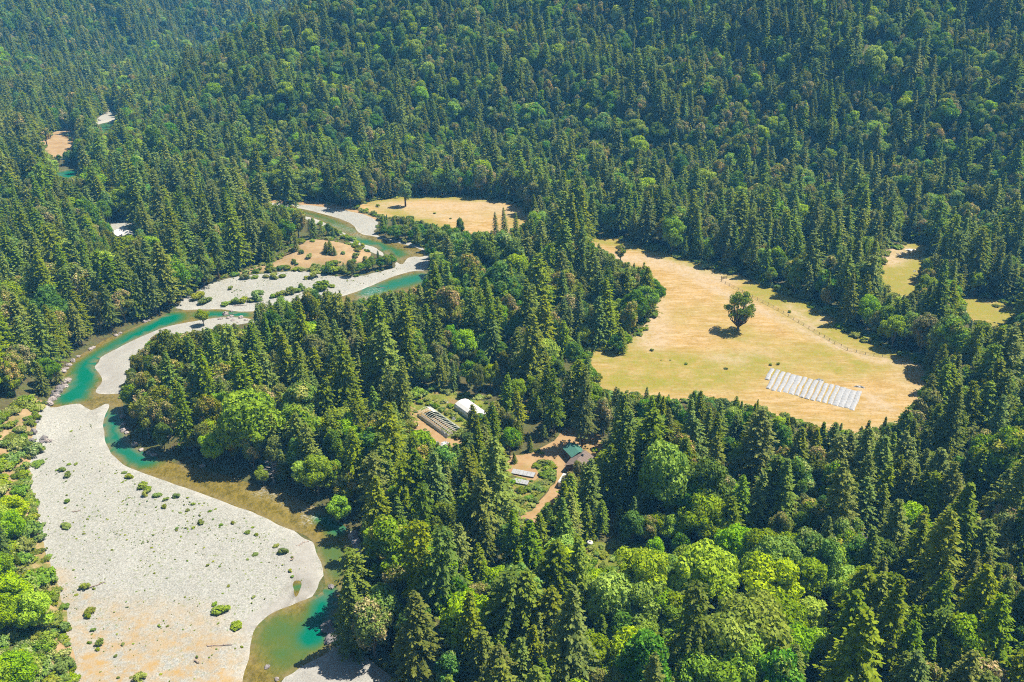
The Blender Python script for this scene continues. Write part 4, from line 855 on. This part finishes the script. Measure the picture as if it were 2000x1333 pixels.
def gable(name, label, cat, loc, rz, L, W, wall, ridge, rmat, wmat, over=0.5, ribs=0.6, wins=((-0.25, 1), (0.25, 1), (-0.25, -1), (0.25, -1)), door=0.0, chimney=False):
    t = thing(name, label, cat, loc, rz); l, w_ = L/2, W/2
    v = [(-l, -w_, -0.3), (l, -w_, -0.3), (l, w_, -0.3), (-l, w_, -0.3), (-l, -w_, wall), (l, -w_, wall), (l, w_, wall), (-l, w_, wall), (-l, 0, ridge - 0.08), (l, 0, ridge - 0.08)]
    link_mesh('wall', v, [(0, 1, 5, 4), (2, 3, 7, 6), (1, 2, 6, 9, 5), (3, 0, 4, 8, 7)], wmat, t)
    rv, rf = [], []
    n = max(2, int((L + 2*over)/ribs)); k = (ridge - wall)/w_; ov = over; th = 0.14
    for sy in (-1, 1):
        for i in range(n):                                     # standing seams: thin raised steps along the slope
            x0 = -l - ov + (L + 2*ov)*i/n; x1 = -l - ov + (L + 2*ov)*(i + 1)/n
            for (xa, xb, dz) in ((x0, x1 - 0.07, 0.0), (x1 - 0.07, x1, 0.05)):
                b = len(rv)
                for z_ in (0, th + dz):
                    rv += [(xa, sy*0.0, ridge + z_), (xb, sy*0.0, ridge + z_), (xb, sy*(w_ + ov), wall - k*ov + z_), (xa, sy*(w_ + ov), wall - k*ov + z_)]
                q = [(b, b+1, b+2, b+3), (b+4, b+5, b+6, b+7), (b+2, b+3, b+7, b+6), (b, b+3, b+7, b+4), (b+1, b+2, b+6, b+5)]
                rf += q
    rf_o = link_mesh('roof', rv, rf, rmat, t)
    if chimney: boxes('chimney', [(l*0.3, l*0.3 + 0.7, -0.9, -0.2, wall, ridge + 0.9)], M_rockdark, rf_o)
    d = boxes('door', [(door*L - 0.5, door*L + 0.5, -w_ - 0.06, -w_ - 0.003, 0.0, 2.1)], M_oldwood, t)
    boxes('handle', [(door*L + 0.3, door*L + 0.38, -w_ - 0.12, -w_ - 0.06, 0.95, 1.1)], M_metal, d)
    for fx, sy in wins:
        ya, yb = (-w_ - 0.05, -w_ - 0.003) if sy < 0 else (w_ + 0.003, w_ + 0.05)
        if abs(fx - door)*L < 1.3 and sy < 0: continue
        wn = boxes('window', [(fx*L - 0.65, fx*L + 0.65, ya, yb, 0.9, 2.1)], M_white, t)
        boxes('pane', [(fx*L - 0.52, fx*L + 0.52, (ya - 0.02) if sy < 0 else yb, ya if sy < 0 else (yb + 0.02), 1.02, 1.98)], M_glass, wn)
    return t
# the green roofed cabin and the brown roofed house
loc, rz, L, W = frame_from((1101, 889), (1117, 906), (1141, 898))
gable('cabin', 'small cabin with a teal green metal roof beside a tall bare trunked fir', 'cabin', loc, rz, L*1.0, max(W, 5.5), 3.2, 4.6, M_teal, M_wood, wins=((0.25, 1), (-0.25, 1), (0.3, -1)))
def at(px, py): X, Y = g1(px, py); return (X, Y, float(zoff(X, Y)[0]))
gable('house', 'brown shingle roofed house half hidden by firs just below the green cabin', 'house', at(1131, 913), math.radians(62), 10.0, 6.5, 2.8, 4.4, M_brownroof, M_wood, ribs=1.2, chimney=True)
gable('outbuilding', 'weathered brown roofed outbuilding in tree shade east of the green cabin', 'shed', at(1170, 921), math.radians(58), 9.0, 6.0, 2.6, 4.0, M_brownroof, M_oldwood, ribs=1.2)
gable('barn', 'white roofed barn in a forest opening on the far left bank', 'barn', at(232, 463), math.radians(80), 14.0, 8.0, 3.2, 5.2, M_white, M_film, ribs=1.5)
gable('shed', 'smaller white metal roofed shed beside the white barn', 'shed', at(250, 463), math.radians(118), 12.0, 6.0, 2.8, 4.2, M_white, M_film, ribs=1.5)
gable('shed', 'pale tool shed deep in the shade of the fir belt', 'shed', at(1258, 955), math.radians(20), 4.5, 3.5, 2.3, 3.2, M_metal, M_oldwood, ribs=0.8, wins=((0.2, 1),), door=-0.1)

# arched white fabric shed
loc, rz, L, W = frame_from((887, 801), (928, 831), (954, 817))
t = thing('fabric_shed', 'white fabric covered arched shed above the bare hoop house', 'shed', loc, rz)
prof = [(-W/2, 0.0), (-W/2, 1.7), (-W/2*0.86, 2.7), (-W/2*0.5, 3.5), (0, 3.85), (W/2*0.5, 3.5), (W/2*0.86, 2.7), (W/2, 1.7), (W/2, 0.0)]
nx = 9; v = []; f = []
for i in range(nx):
    xx = -L/2 + L*i/(nx - 1); sag = 0.07 if i % 2 else 0.0
    v += [(xx, a, b - sag*(b > 1.8)) for a, b in prof]
m_ = len(prof)
rf = [(i*m_ + j, (i + 1)*m_ + j, (i + 1)*m_ + j + 1, i*m_ + j + 1) for i in range(nx - 1) for j in range(1, m_ - 2)]
sf = [(i*m_ + j, (i + 1)*m_ + j, (i + 1)*m_ + j + 1, i*m_ + j + 1) for i in range(nx - 1) for j in (0, m_ - 2)]
link_mesh('cover', v, rf, M_white, t); link_mesh('side_wall', v, sf, M_greyfilm, t)
for s in (0, nx - 1): link_mesh('end_wall', v[s*m_:(s + 1)*m_], [tuple(range(m_))], M_film, t)
boxes('door', [(L/2 + 0.004, L/2 + 0.05, -1.2, 1.2, 0, 2.4)], M_greyfilm, t)

# bare hoop house
loc, rz, L, W = frame_from((815, 814), (873, 857), (899, 842))
hoop = thing('hoop_house', 'long bare hoop house frame with torn plastic along its sides', 'greenhouse', loc, rz)
def arc(xx, n=13, hgt=3.1): return [(xx, -W/2*math.cos(math.pi*k/(n - 1)), 0.9 + (hgt - 0.9)*math.sin(math.pi*k/(n - 1))) for k in range(n)]
NHOOP = 17
for i in range(NHOOP):
    xx = -L/2 + L*i/(NHOOP - 1); P = [(xx, -W/2, -0.2)] + arc(xx) + [(xx, W/2, -0.2)]; tube_obj('hoop', [(P, [0.075]*len(P))], M_pipe, hoop)
for yy, z_ in ((0, 3.12), (-W*0.33, 2.48), (W*0.33, 2.48)): tube_obj('purlin', [([(-L/2, yy, z_), (0, yy, z_ - 0.05), (L/2, yy, z_)], [0.06]*3)], M_pipe, hoop)
def wavy(name, x0, x1, y0, y1, z0, z1, mat, par, nx=24, nz=4, amp=0.12, seed=0):
    r = random.Random(seed); v = []; f = []
    for j in range(nz):
        for i in range(nx):
            a = i/(nx - 1); b = j/(nz - 1); top = 1.0 if j < nz - 1 else r.uniform(0.65, 1.05)
            v.append((x0 + (x1 - x0)*a, y0 + (y1 - y0)*b + amp*r.uniform(-1, 1), z0 + (z1 - z0)*b*top))
    for j in range(nz - 1):
        for i in range(nx - 1):
            k = j*nx + i; f.append((k, k + 1, k + nx + 1, k + nx))
    return link_mesh(name, v, f, mat, par, True)
wavy('side_sheet', -L/2, L/2, -W/2 - 0.12, -W/2 + 0.1, -0.2, 1.5, M_greyfilm, hoop, seed=1)
wavy('side_sheet', -L/2, L/2, W/2 + 0.1, W/2 - 0.6, -0.2, 2.1, M_greyfilm, hoop, amp=0.18, seed=2)
wavy('torn_cover', -L/2 + 0.3, -L/2 + 5.5, W*0.48, W*0.12, 1.6, 3.15, M_film, hoop, nx=10, amp=0.2, seed=3)
wavy('torn_cover', L/2 - 5, L/2 + 0.2, -W*0.55, -W*0.42, -0.2, 1.9, M_film, hoop, nx=12, amp=0.25, seed=4)
for sx in (-1, 1):
    xx = sx*L/2
    ef = tube_obj('end_frame', [([(xx, yy, -0.2), (xx, yy, 2.7)], [0.06, 0.06]) for yy in (-W*0.2, W*0.2)] + [([(xx, -W*0.48, 1.5), (xx, W*0.48, 1.5)], [0.05, 0.05])], M_pipe, hoop)
boxes('planting_bed', [(-L/2 + 0.8, L/2 - 0.8, -W*0.36 + k*W*0.27, -W*0.36 + k*W*0.27 + W*0.14, -0.1, 0.28) for k in range(3)], M_oldwood, hoop)

# crumpled sheets of plastic
def heap(label, px, py, w_, d_, hgt, mat, seed, name='plastic_sheet', cat='plastic sheet', rz=0.0):
    r = np.random.default_rng(seed); n = 17; gx_, gy_ = np.meshgrid(np.linspace(-1, 1, n), np.linspace(-1, 1, n)); R_ = np.hypot(gx_, gy_); an = np.arctan2(gy_, gx_)
    edge = 0.75 + 0.15*np.sin(3*an + seed) + 0.10*np.sin(7*an + 2*seed)
    fold = np.abs(np.sin(gx_*4 + 2*gy_ + seed)*np.cos(gy_*5 - gx_*2 + seed)) + 0.35*r.random((n, n))
    z_ = np.where(R_ < edge, hgt*(0.25 + fold)*np.clip((edge - R_)*3, 0, 1) + 0.04, -0.1)
    v = np.stack([gx_*w_/2*(0.9 + 0.12*np.sin(gy_*9 + seed)), gy_*d_/2*(0.9 + 0.12*np.sin(gx_*8 + seed)), z_], -1).reshape(-1, 3); f = []
    for j in range(n - 1):
        for i in range(n - 1):
            if R_[j:j + 2, i:i + 2].min() < edge[j:j + 2, i:i + 2].max(): k = j*n + i; f.append((k, k + 1, k + n + 1, k + n))
    o = link_mesh(name, v, f, mat); o.location = at(px, py); o.rotation_euler = (0, 0, rz); return set_thing(o, label, cat)
heap('long crumpled white plastic lying at the low end of the hoop house', 868, 868, 5.5, 3.5, 0.7, M_film, 3, rz=0.5)
heap('grey plastic sheet folded over the collapsed bed below the hoop house', 848, 866, 7.0, 3.2, 0.6, M_greyfilm, 5, rz=-0.4)
heap('white plastic bunched on the upper end of the collapsed bed', 806, 834, 5.5, 2.4, 0.8, M_film, 7, rz=0.2)
heap('pile of white torn plastic beside the dirt track under the firs', 902, 893, 6.0, 4.5, 0.9, M_film, 9, rz=0.9)
heap('blue white tarp in the shade right of the dirt track', 935, 884, 3.2, 3.8, 0.7, M_white, 12, rz=0.4)
heap('loose white plastic bundle at the head of the white rows', 1600, 743, 4.2, 1.6, 0.5, M_film, 14, rz=-0.25)
heap('loose white plastic bundle lying apart in the grass right of the rows', 1679, 757, 6.5, 1.8, 0.5, M_film, 16, rz=-0.3)
heap('small pale plastic scrap in the tall grass behind the hoop house', 843, 787, 3.2, 1.5, 0.5, M_film, 18)
heap('small pale plastic scrap in the grass left of the white shed', 873, 787, 1.8, 1.2, 0.5, M_film, 20)
heap('white debris heap beside the bushes between the shed and hoop house', 886, 819, 2.0, 1.6, 0.8, M_film, 22)
heap('reddish brown tarp heap on the edge of the bramble clearing', 1144, 1078, 2.2, 1.8, 0.8, M_red, 24, 'tarp_heap', 'tarp')
heap('pale burn pile of ash in the hillside clearing', 1778, 489, 8.0, 5.0, 0.35, M_film, 26, 'ash_pile', 'ash pile')
heap('white scrap lying on the grass track in the hillside clearing', 1786, 531, 3.0, 1.6, 0.5, M_film, 28)
heap('white tarp on the far lawn below a conifer', 1885, 612, 3.4, 3.0, 0.7, M_film, 30)

# white water tank by the bramble clearing
t = thing('water_tank', 'round white water tank at the upper corner of the bramble clearing', 'water tank', at(1152, 1067))
def lathe(name, prof, mat, parent, n=20):
    v = [(r_*math.cos(2*math.pi*k/n), r_*math.sin(2*math.pi*k/n), z_) for r_, z_ in prof for k in range(n)]
    f = [(i*n + k, i*n + (k + 1) % n, (i + 1)*n + (k + 1) % n, (i + 1)*n + k) for i in range(len(prof) - 1) for k in range(n)]
    return link_mesh(name, v, f, mat, parent, True)
lathe('tank', [(0.0, -0.1), (1.0, -0.1), (1.0, 1.5), (0.92, 1.62), (0.4, 1.85), (0.3, 1.86), (0.0, 1.86)], M_white, t); lathe('lid', [(0.0, 1.86), (0.27, 1.865), (0.27, 1.98), (0.0, 2.0)], M_rubber, t)

# two raised garden frames
for k, (a, b, c, lab) in enumerate((((998, 927), (1042, 935), (1044, 927), 'long pale cold frame on the bare dirt above the hedge'), ((998, 944), (1030, 950), (1032, 943), 'narrow pale cold frame sunk among the bushes'))):
    loc, rz, L, W = frame_from(a, b, c); W = max(W, 1.5)
    t = thing('cold_frame', lab, 'cold frame', loc, rz)
    boxes('timber_box', [(-L/2, L/2, -W/2, -W/2 + 0.1, -0.1, 0.5), (-L/2, L/2, W/2 - 0.1, W/2, -0.1, 0.7), (-L/2, -L/2 + 0.1, -W/2 + 0.1, W/2 - 0.1, -0.1, 0.5), (L/2 - 0.1, L/2, -W/2 + 0.1, W/2 - 0.1, -0.1, 0.5)], M_oldwood, t)
    n = 6
    for i in range(n):
        x0 = -L/2 + L*i/n + 0.03; x1 = -L/2 + L*(i + 1)/n - 0.03
        link_mesh('lid', [(x0, -W/2 - 0.05, 0.56), (x1, -W/2 - 0.05, 0.56), (x1, W/2 + 0.05, 0.78), (x0, W/2 + 0.05, 0.78), (x0, -W/2 - 0.05, 0.51), (x1, -W/2 - 0.05, 0.51), (x1, W/2 + 0.05, 0.73), (x0, W/2 + 0.05, 0.73)],
                  [(0, 1, 2, 3), (7, 6, 5, 4), (0, 4, 5, 1), (1, 5, 6, 2), (2, 6, 7, 3), (3, 7, 4, 0)], M_row, t)

# white camper trailer and dark pickup
X, Y, Z = at(1101, 946); t = thing('camper_trailer', 'white camper trailer parked under the firs beside the dirt driveway', 'trailer', (X, Y, Z), math.radians(68))
pr = [(-3.2, 0.55), (3.0, 0.55), (3.3, 1.2), (3.15, 2.4), (2.7, 2.8), (-2.8, 2.8), (-3.2, 2.45)]; k = len(pr)
v = [(a, s*1.2, b) for s in (-1, 1) for a, b in pr]; f = [tuple(range(k - 1, -1, -1)), tuple(range(k, 2*k))] + [(i, (i + 1) % k, k + (i + 1) % k, k + i) for i in range(k)]
link_mesh('body', v, f, M_white, t)
for sx in (-1.6, 1.5): boxes('window', [(sx - 0.6, sx + 0.6, 1.203, 1.24, 1.5, 2.2)], M_glass, t)
boxes('door', [(-0.3, 0.45, 1.203, 1.25, 0.7, 2.4)], M_film, t); boxes('roof_vent', [(0.6, 1.3, -0.35, 0.35, 2.8, 3.0)], M_film, t); boxes('tow_bar', [(3.3, 4.4, -0.12, 0.12, 0.45, 0.6)], M_metal, t)
def wheel(x_, y_, r_, parent, wd=0.24):
    v = []; n = 16
    for yy in (-wd/2, wd/2): v += [(x_ + r_*math.cos(2*math.pi*i/n), y_ + yy, r_ + r_*math.sin(2*math.pi*i/n)) for i in range(n)]
    o = link_mesh('wheel', v, [tuple(range(n)), tuple(range(2*n - 1, n - 1, -1))] + [(i, i + n, (i + 1) % n + n, (i + 1) % n) for i in range(n)], M_rubber, parent); return o
for sy in (-1, 1): wheel(-0.3, sy*1.15, 0.36, t)
X, Y, Z = at(1027, 1024); t = thing('pickup_truck', 'dark pickup truck parked at the lower end of the dirt driveway', 'pickup', (X, Y, Z), math.radians(-14))
pr = [(-2.6, 0.45), (2.5, 0.45), (2.6, 0.95), (1.3, 1.15), (0.75, 1.75), (-0.6, 1.78), (-0.85, 1.15), (-2.6, 1.12)]; k = len(pr)
v = [(a, s*(0.92 if b < 1.3 else 0.74), b) for s in (-1, 1) for a, b in pr]; f = [tuple(range(k - 1, -1, -1)), tuple(range(k, 2*k))] + [(i, (i + 1) % k, k + (i + 1) % k, k + i) for i in range(k)]
link_mesh('body', v, f, M_dark, t); boxes('truck_bed', [(-2.5, -0.95, -0.75, 0.75, 1.13, 1.16)], M_rubber, t)
link_mesh('windscreen', [(1.27, -0.78, 1.2), (1.27, 0.78, 1.2), (0.83, 0.68, 1.70), (0.83, -0.68, 1.70)], [(0, 1, 2, 3)], M_glass, t)
for sy in (-1, 1):
    boxes('headlight', [(2.56, 2.64, sy*0.65 - 0.15, sy*0.65 + 0.15, 0.7, 0.9)], M_film, t)
    for sx in (-1.65, 1.65): wheel(sx, sy*0.84, 0.38, t)

# rows of white plastic over the planting beds
NR = 17
rowlabel = ['left end', 'second from left', 'third from left', 'fourth from left', 'fifth from left', 'sixth from left', 'seventh from left', 'eighth from left', 'middle ninth', 'eighth from right', 'seventh from right', 'sixth from right', 'fifth from right', 'fourth from right', 'third from right', 'second from right', 'right end']
for i in range(NR):
    a = i/(NR - 1); far = np.array(g1(1509 + 170*a, 721 + 45*a)); nearp = np.array(g1(1489 + 175*a, 757.5 + 43.5*a))
    if i == 0: nearp = far + (nearp - far)*0.6
    dv = nearp - far; L = np.hypot(*dv); dv /= L; nv = np.array([-dv[1], dv[0]]); r = np.random.default_rng(300 + i); wd = (0.94 + 0.14*r.random())*(1.25 if i in (4, 5, 13, 14, 15) else 1.0)
    nL = 44; nw = 9; v = []; f = []; j1 = r.uniform(-0.6, 0.6); j2 = r.uniform(-0.6, 0.6)
    for k in range(nL):
        s = k/(nL - 1); c = far + dv*(j1 + (L - j1 + j2)*s)
        wob = 0.10*math.sin(s*9 + i) + r.normal(0, 0.008)
        for q in range(nw):
            tt = q/(nw - 1)*2 - 1; hgt = 0.42*math.sqrt(max(0, 1 - tt*tt))*(0.75 + 0.25*math.cos(s*44)) + 0.018*r.random()
            if k in (0, nL - 1): hgt *= 0.2
            p = c + nv*(tt*wd + wob); v.append((p[0], p[1], 0.02 + hgt))
    for k in range(nL - 1):
        for q in range(nw - 1): b = k*nw + q; f.append((b, b + 1, b + nw + 1, b + nw))
    o = link_mesh('row_cover', v, f, M_row, smooth=False)
    set_thing(o, '%s white plastic row cover in the field, counted along the rows' % rowlabel[i], 'row cover', 'white plastic row covers at the field edge')

# field fence
fp = [(1457, 537), (1430, 542), (1412, 546), (1409, 551), (1450, 572), (1500, 597), (1550, 625), (1600, 655), (1630, 672), (1655, 685), (1690, 694), (1740, 700), (1800, 707)]
FX, FY = ground([p[0] for p in fp], [p[1] for p in fp]); fw_ = np.stack([FX, FY], 1); fence = thing('field_fence', 'long wire and post fence running along the meadow track', 'fence', (float(FX[3]), float(FY[3]), 0))
org = fw_[3]; pl = []
for i in range(len(fw_) - 1):
    d = fw_[i + 1] - fw_[i]; n = max(1, int(np.hypot(*d)/3.6)); pl += [fw_[i] + d*k/n for k in range(n)]
pl.append(fw_[-1]); pl = pl[:99]
for i, p in enumerate(pl):
    q = p - org; hgt = 1.5 + 0.1*math.sin(i*2.3); tube_obj('post', [([(q[0], q[1], -0.3), (q[0] + 0.03*math.sin(i), q[1], hgt)], [0.11, 0.10])], M_oldwood, fence)
for z_, r_ in ((1.35, 0.045), (0.9, 0.03), (0.45, 0.03)): tube_obj('wire', [([(p[0] - org[0], p[1] - org[1], z_) for p in pl], [r_]*len(pl))], M_oldwood, fence, 4)
gp = thing('field_gate', 'brown wooden gate in the corner of the field fence', 'gate', at(1414, 546), math.radians(20))
boxes('gate_post', [(-2.0, -1.8, -0.1, 0.1, -0.3, 2.2)], M_wood, gp); boxes('gate_post', [(1.8, 2.0, -0.1, 0.1, -0.3, 2.2)], M_wood, gp); boxes('gate_panel', [(-1.75, 1.75, -0.04, 0.04, z_, z_ + 0.16) for z_ in (0.3, 0.7, 1.1, 1.5)] + [(-0.08, 0.08, -0.06, -0.042, 0.3, 1.66)], M_oldwood, gp)

# boulders and rock ledges
import bmesh
def rock_mesh(seed, flat=0.6):
    bm = bmesh.new(); bmesh.ops.create_icosphere(bm, subdivisions=3, radius=1.0); r = random.Random(seed); off_ = Vector((r.uniform(0, 50), r.uniform(0, 50), r.uniform(0, 50)))
    for v in bm.verts:
        n = noise.noise(v.co*1.3 + off_)*0.45 + noise.noise(v.co*3.1 + off_)*0.20 + noise.noise(v.co*7 + off_)*0.07; c = v.co*(1 + n); c.z *= flat
        v.co = Vector((round(c.x*3.2)/3.2*0.45 + c.x*0.55, round(c.y*3.2)/3.2*0.45 + c.y*0.55, c.z))
    me = bpy.data.meshes.new('boulder'); bm.to_mesh(me); bm.free(); return me
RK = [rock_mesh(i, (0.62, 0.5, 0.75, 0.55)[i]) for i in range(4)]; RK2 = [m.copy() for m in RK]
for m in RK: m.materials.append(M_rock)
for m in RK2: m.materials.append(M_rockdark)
BO = [(127, 742, 2.2, 0), (134, 740, 1.6, 0), (121, 747, 2.0, 0), (126, 752, 1.9, 0), (118, 756, 2.2, 1), (112, 764, 2.4, 1), (106, 770, 2.2, 1), (101, 778, 2.0, 0), (95, 786, 2.0, 0), (114, 754, 1.8, 1), (110, 772, 1.5, 0), (123, 724, 1.9, 0), (128, 718, 1.5, 0), (134, 711, 1.6, 0), (142, 703, 1.4, 0), (152, 694, 1.2, 0), (176, 680, 1.4, 0), (182, 677, 1.2, 0), (226, 653, 1.3, 0), (234, 649, 1.2, 0), (282, 627, 1.3, 0), (290, 624, 1.2, 0),
      (86, 858, 1.6, 1), (90, 862, 1.3, 0), (82, 864, 1.1, 1), (98, 862, 1.0, 0), (66, 845, 1.5, 1), (70, 825, 1.3, 1), (62, 862, 1.5, 1),
      (238, 812, 1.5, 0), (242, 838, 1.7, 0), (247, 843, 1.2, 0), (262, 866, 1.4, 0), (300, 886, 1.4, 0), (290, 882, 1.2, 0), (395, 908, 1.3, 0), (240, 826, 1.1, 0), (275, 876, 1.2, 0),
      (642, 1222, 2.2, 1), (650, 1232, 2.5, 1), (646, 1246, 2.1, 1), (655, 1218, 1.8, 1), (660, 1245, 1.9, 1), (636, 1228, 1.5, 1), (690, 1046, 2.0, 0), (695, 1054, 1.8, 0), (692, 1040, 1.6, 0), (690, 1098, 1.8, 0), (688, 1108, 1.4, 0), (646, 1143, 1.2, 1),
      (440, 612, 1.6, 0), (452, 616, 1.5, 0), (470, 618, 1.6, 0), (430, 622, 1.4, 0), (455, 626, 1.5, 0), (480, 624, 1.3, 0), (445, 620, 1.2, 0), (465, 630, 1.2, 0), (452, 606, 1.1, 0), (540, 1323, 0.8, 0), (521, 1299, 0.9, 1), (200, 224, 2.2, 0), (212, 219, 2.0, 0), (195, 236, 1.8, 0)]
X, Y = ground([b[0] for b in BO], [b[1] for b in BO]); Z = zoff(X, Y); ents = []
for i, b in enumerate(BO):
    o = bpy.data.objects.new('boulder', (RK2 if b[3] else RK)[i % 4]); C.objects.link(o); s = b[2]*0.8; o.location = (X[i], Y[i], Z[i] + 0.15*s); o.scale = (s*1.15, s*0.95, s*(0.9 + 0.3*(i % 3))); o.rotation_euler = (0, 0, i*1.9); o['category'] = 'boulder'
    ents.append((o, X[i], Y[i], b[2]))
autolabel(ents, 'SIZE angular river boulder', 'boulders')

# driftwood
DR = [(190, 1144, 5.0, 0.6, 'long reddish drift log on the gravel by a lone willow'), (587, 1062, 2.6, 1.0, 'short reddish drift log near the narrow green reach'), (598, 1056, 1.8, 0.4, 'thin drift stick beside the short reddish log'), (572, 1092, 2.0, 1.2, 'broken root wad on the gravel point'), (385, 1294, 2.0, -0.6, 'small white bleached log on the sandy gravel'), (430, 1262, 7.0, 0.1, 'thin dark branch lying towards the water on the lower gravel'), (150, 1000, 2.5, 0.3, 'small drift log high on the gravel bar'),
      (470, 597, 7.0, 0.1, 'pale drift log lying on the edge of the upper gravel flat'), (452, 612, 6.0, 0.3, 'bleached drift log among the pale boulders'), (745, 560, 6.0, -0.3, 'drift log beside the upper rapids')]
for px, py, ln, rz, lab in DR:
    n = 6; P = [(ln*(k/(n - 1) - 0.5), 0.12*math.sin(k*1.7), 0.18 + 0.05*math.sin(k*2.2)) for k in range(n)]; R_ = [0.20 - 0.022*k for k in range(n)]
    br_ = [([P[3], (P[3][0] + 0.5, 0.6, 0.5)], [0.08, 0.03]), ([P[1], (P[1][0] - 0.2, -0.6, 0.35)], [0.10, 0.04]), ([P[0], (P[0][0] - 0.3, 0.5, 0.6)], [0.12, 0.04])]
    tv, tf = tubes([(P, R_)] + br_, 6); o = link_mesh('driftwood_log', tv, tf.tolist(), M_drift, smooth=True); o.location = at(px, py); o.rotation_euler = (0, 0, rz); set_thing(o, lab, 'driftwood')

# standing dead trees
for k, (px, py, hgt, rz, wf, lab) in enumerate(((1662, 1112, 14, 0.4, 1.1, 'leafless grey dead tree standing among the firs right of the maples'), (1838, 575, 20, 1.2, 0.8, 'tall pale dead tree in front of the far lawn'), (535, 940, 10, 2.2, 1.2, 'grey dead tree leaning over the brown run'), (1775, 1010, 17, 2.9, 0.8, 'bare silver topped snag in the dark eastern stand'), (1612, 470, 14, 2.0, 0.8, 'slim pale snag on the forest edge behind the field'))):
    (tv, tf), (bv_, bf) = snag_mesh(400 + k, hgt); t = thing('dead_tree', lab, 'dead tree', at(px, py), rz); t.rotation_euler = (0.06, 0.12, rz); t.scale = (wf, wf, 1)
    link_mesh('trunk', tv, tf.tolist(), BM['grey'], t, True); link_mesh('branch', bv_, bf.tolist(), BM['grey'], t)

# the two lone trees in the open fields and a few others with a shape of their own
for k, (px, py, kw, lf, lab, rz) in enumerate(((1441, 646, dict(h=22, R=8.0, npuff=52, pr=1.6, nleaf=120, lsz=0.36, base=0.10, limbs=40, stem_r=0.7, open_=0.35), 'conifer', 'lone vase shaped tree in the middle of the tan field', 0.6),
        (792, 404, dict(h=19, R=4.6, npuff=26, pr=1.9, nleaf=110, lsz=0.5, base=0.28, limbs=12, stem_r=0.6), 'laurel', 'lone dark tree standing in the upper meadow', 1.4),
        (92, 286, dict(h=17, R=5.5, npuff=22, pr=1.9, nleaf=110, lsz=0.5, base=0.3, limbs=12, stem_r=0.5), 'oak', 'lone round oak in the far pink meadow', 0.2))):
    (v, q, lf_, pf_), (tv, tf) = broad_mesh(500 + k, **kw); t = thing('field_tree', lab, 'tree', at(px, py), rz)
    me = mesh_np('crown', v, q, LM[lf], lf_, pf_); c = bpy.data.objects.new('crown', me); C.objects.link(c); c.parent = t
    c = bpy.data.objects.new('trunk', mesh_np('trunk', tv, tf, BM['conifer'])); C.objects.link(c); c.parent = t

# ------------------------------------------------------------------ haze: the summer air between here and the far slopes
hm = bpy.data.materials.new('haze'); hm.use_nodes = True; hn = hm.node_tree.nodes; hn.clear()
ho = hn.new('ShaderNodeOutputMaterial'); pv = hn.new('ShaderNodeVolumePrincipled'); hm.node_tree.links.new(pv.outputs[0], ho.inputs['Volume'])
pv.inputs['Color'].default_value = (0.12, 0.50, 1.0, 1); pv.inputs['Absorption Color'].default_value = (1, 1, 1, 1); pv.inputs['Density'].default_value = 0.00017; pv.inputs['Anisotropy'].default_value = 0.0
bv = [(a, b, c) for c in (-3.0, 420.0) for b in (-400.0, 2900.0) for a in (-2700.0, 2700.0)]
hz_o = link_mesh('haze', bv, [(0, 2, 3, 1), (4, 5, 7, 6), (0, 1, 5, 4), (2, 6, 7, 3), (0, 4, 6, 2), (1, 3, 7, 5)], hm)
hz_o['kind'] = 'stuff'
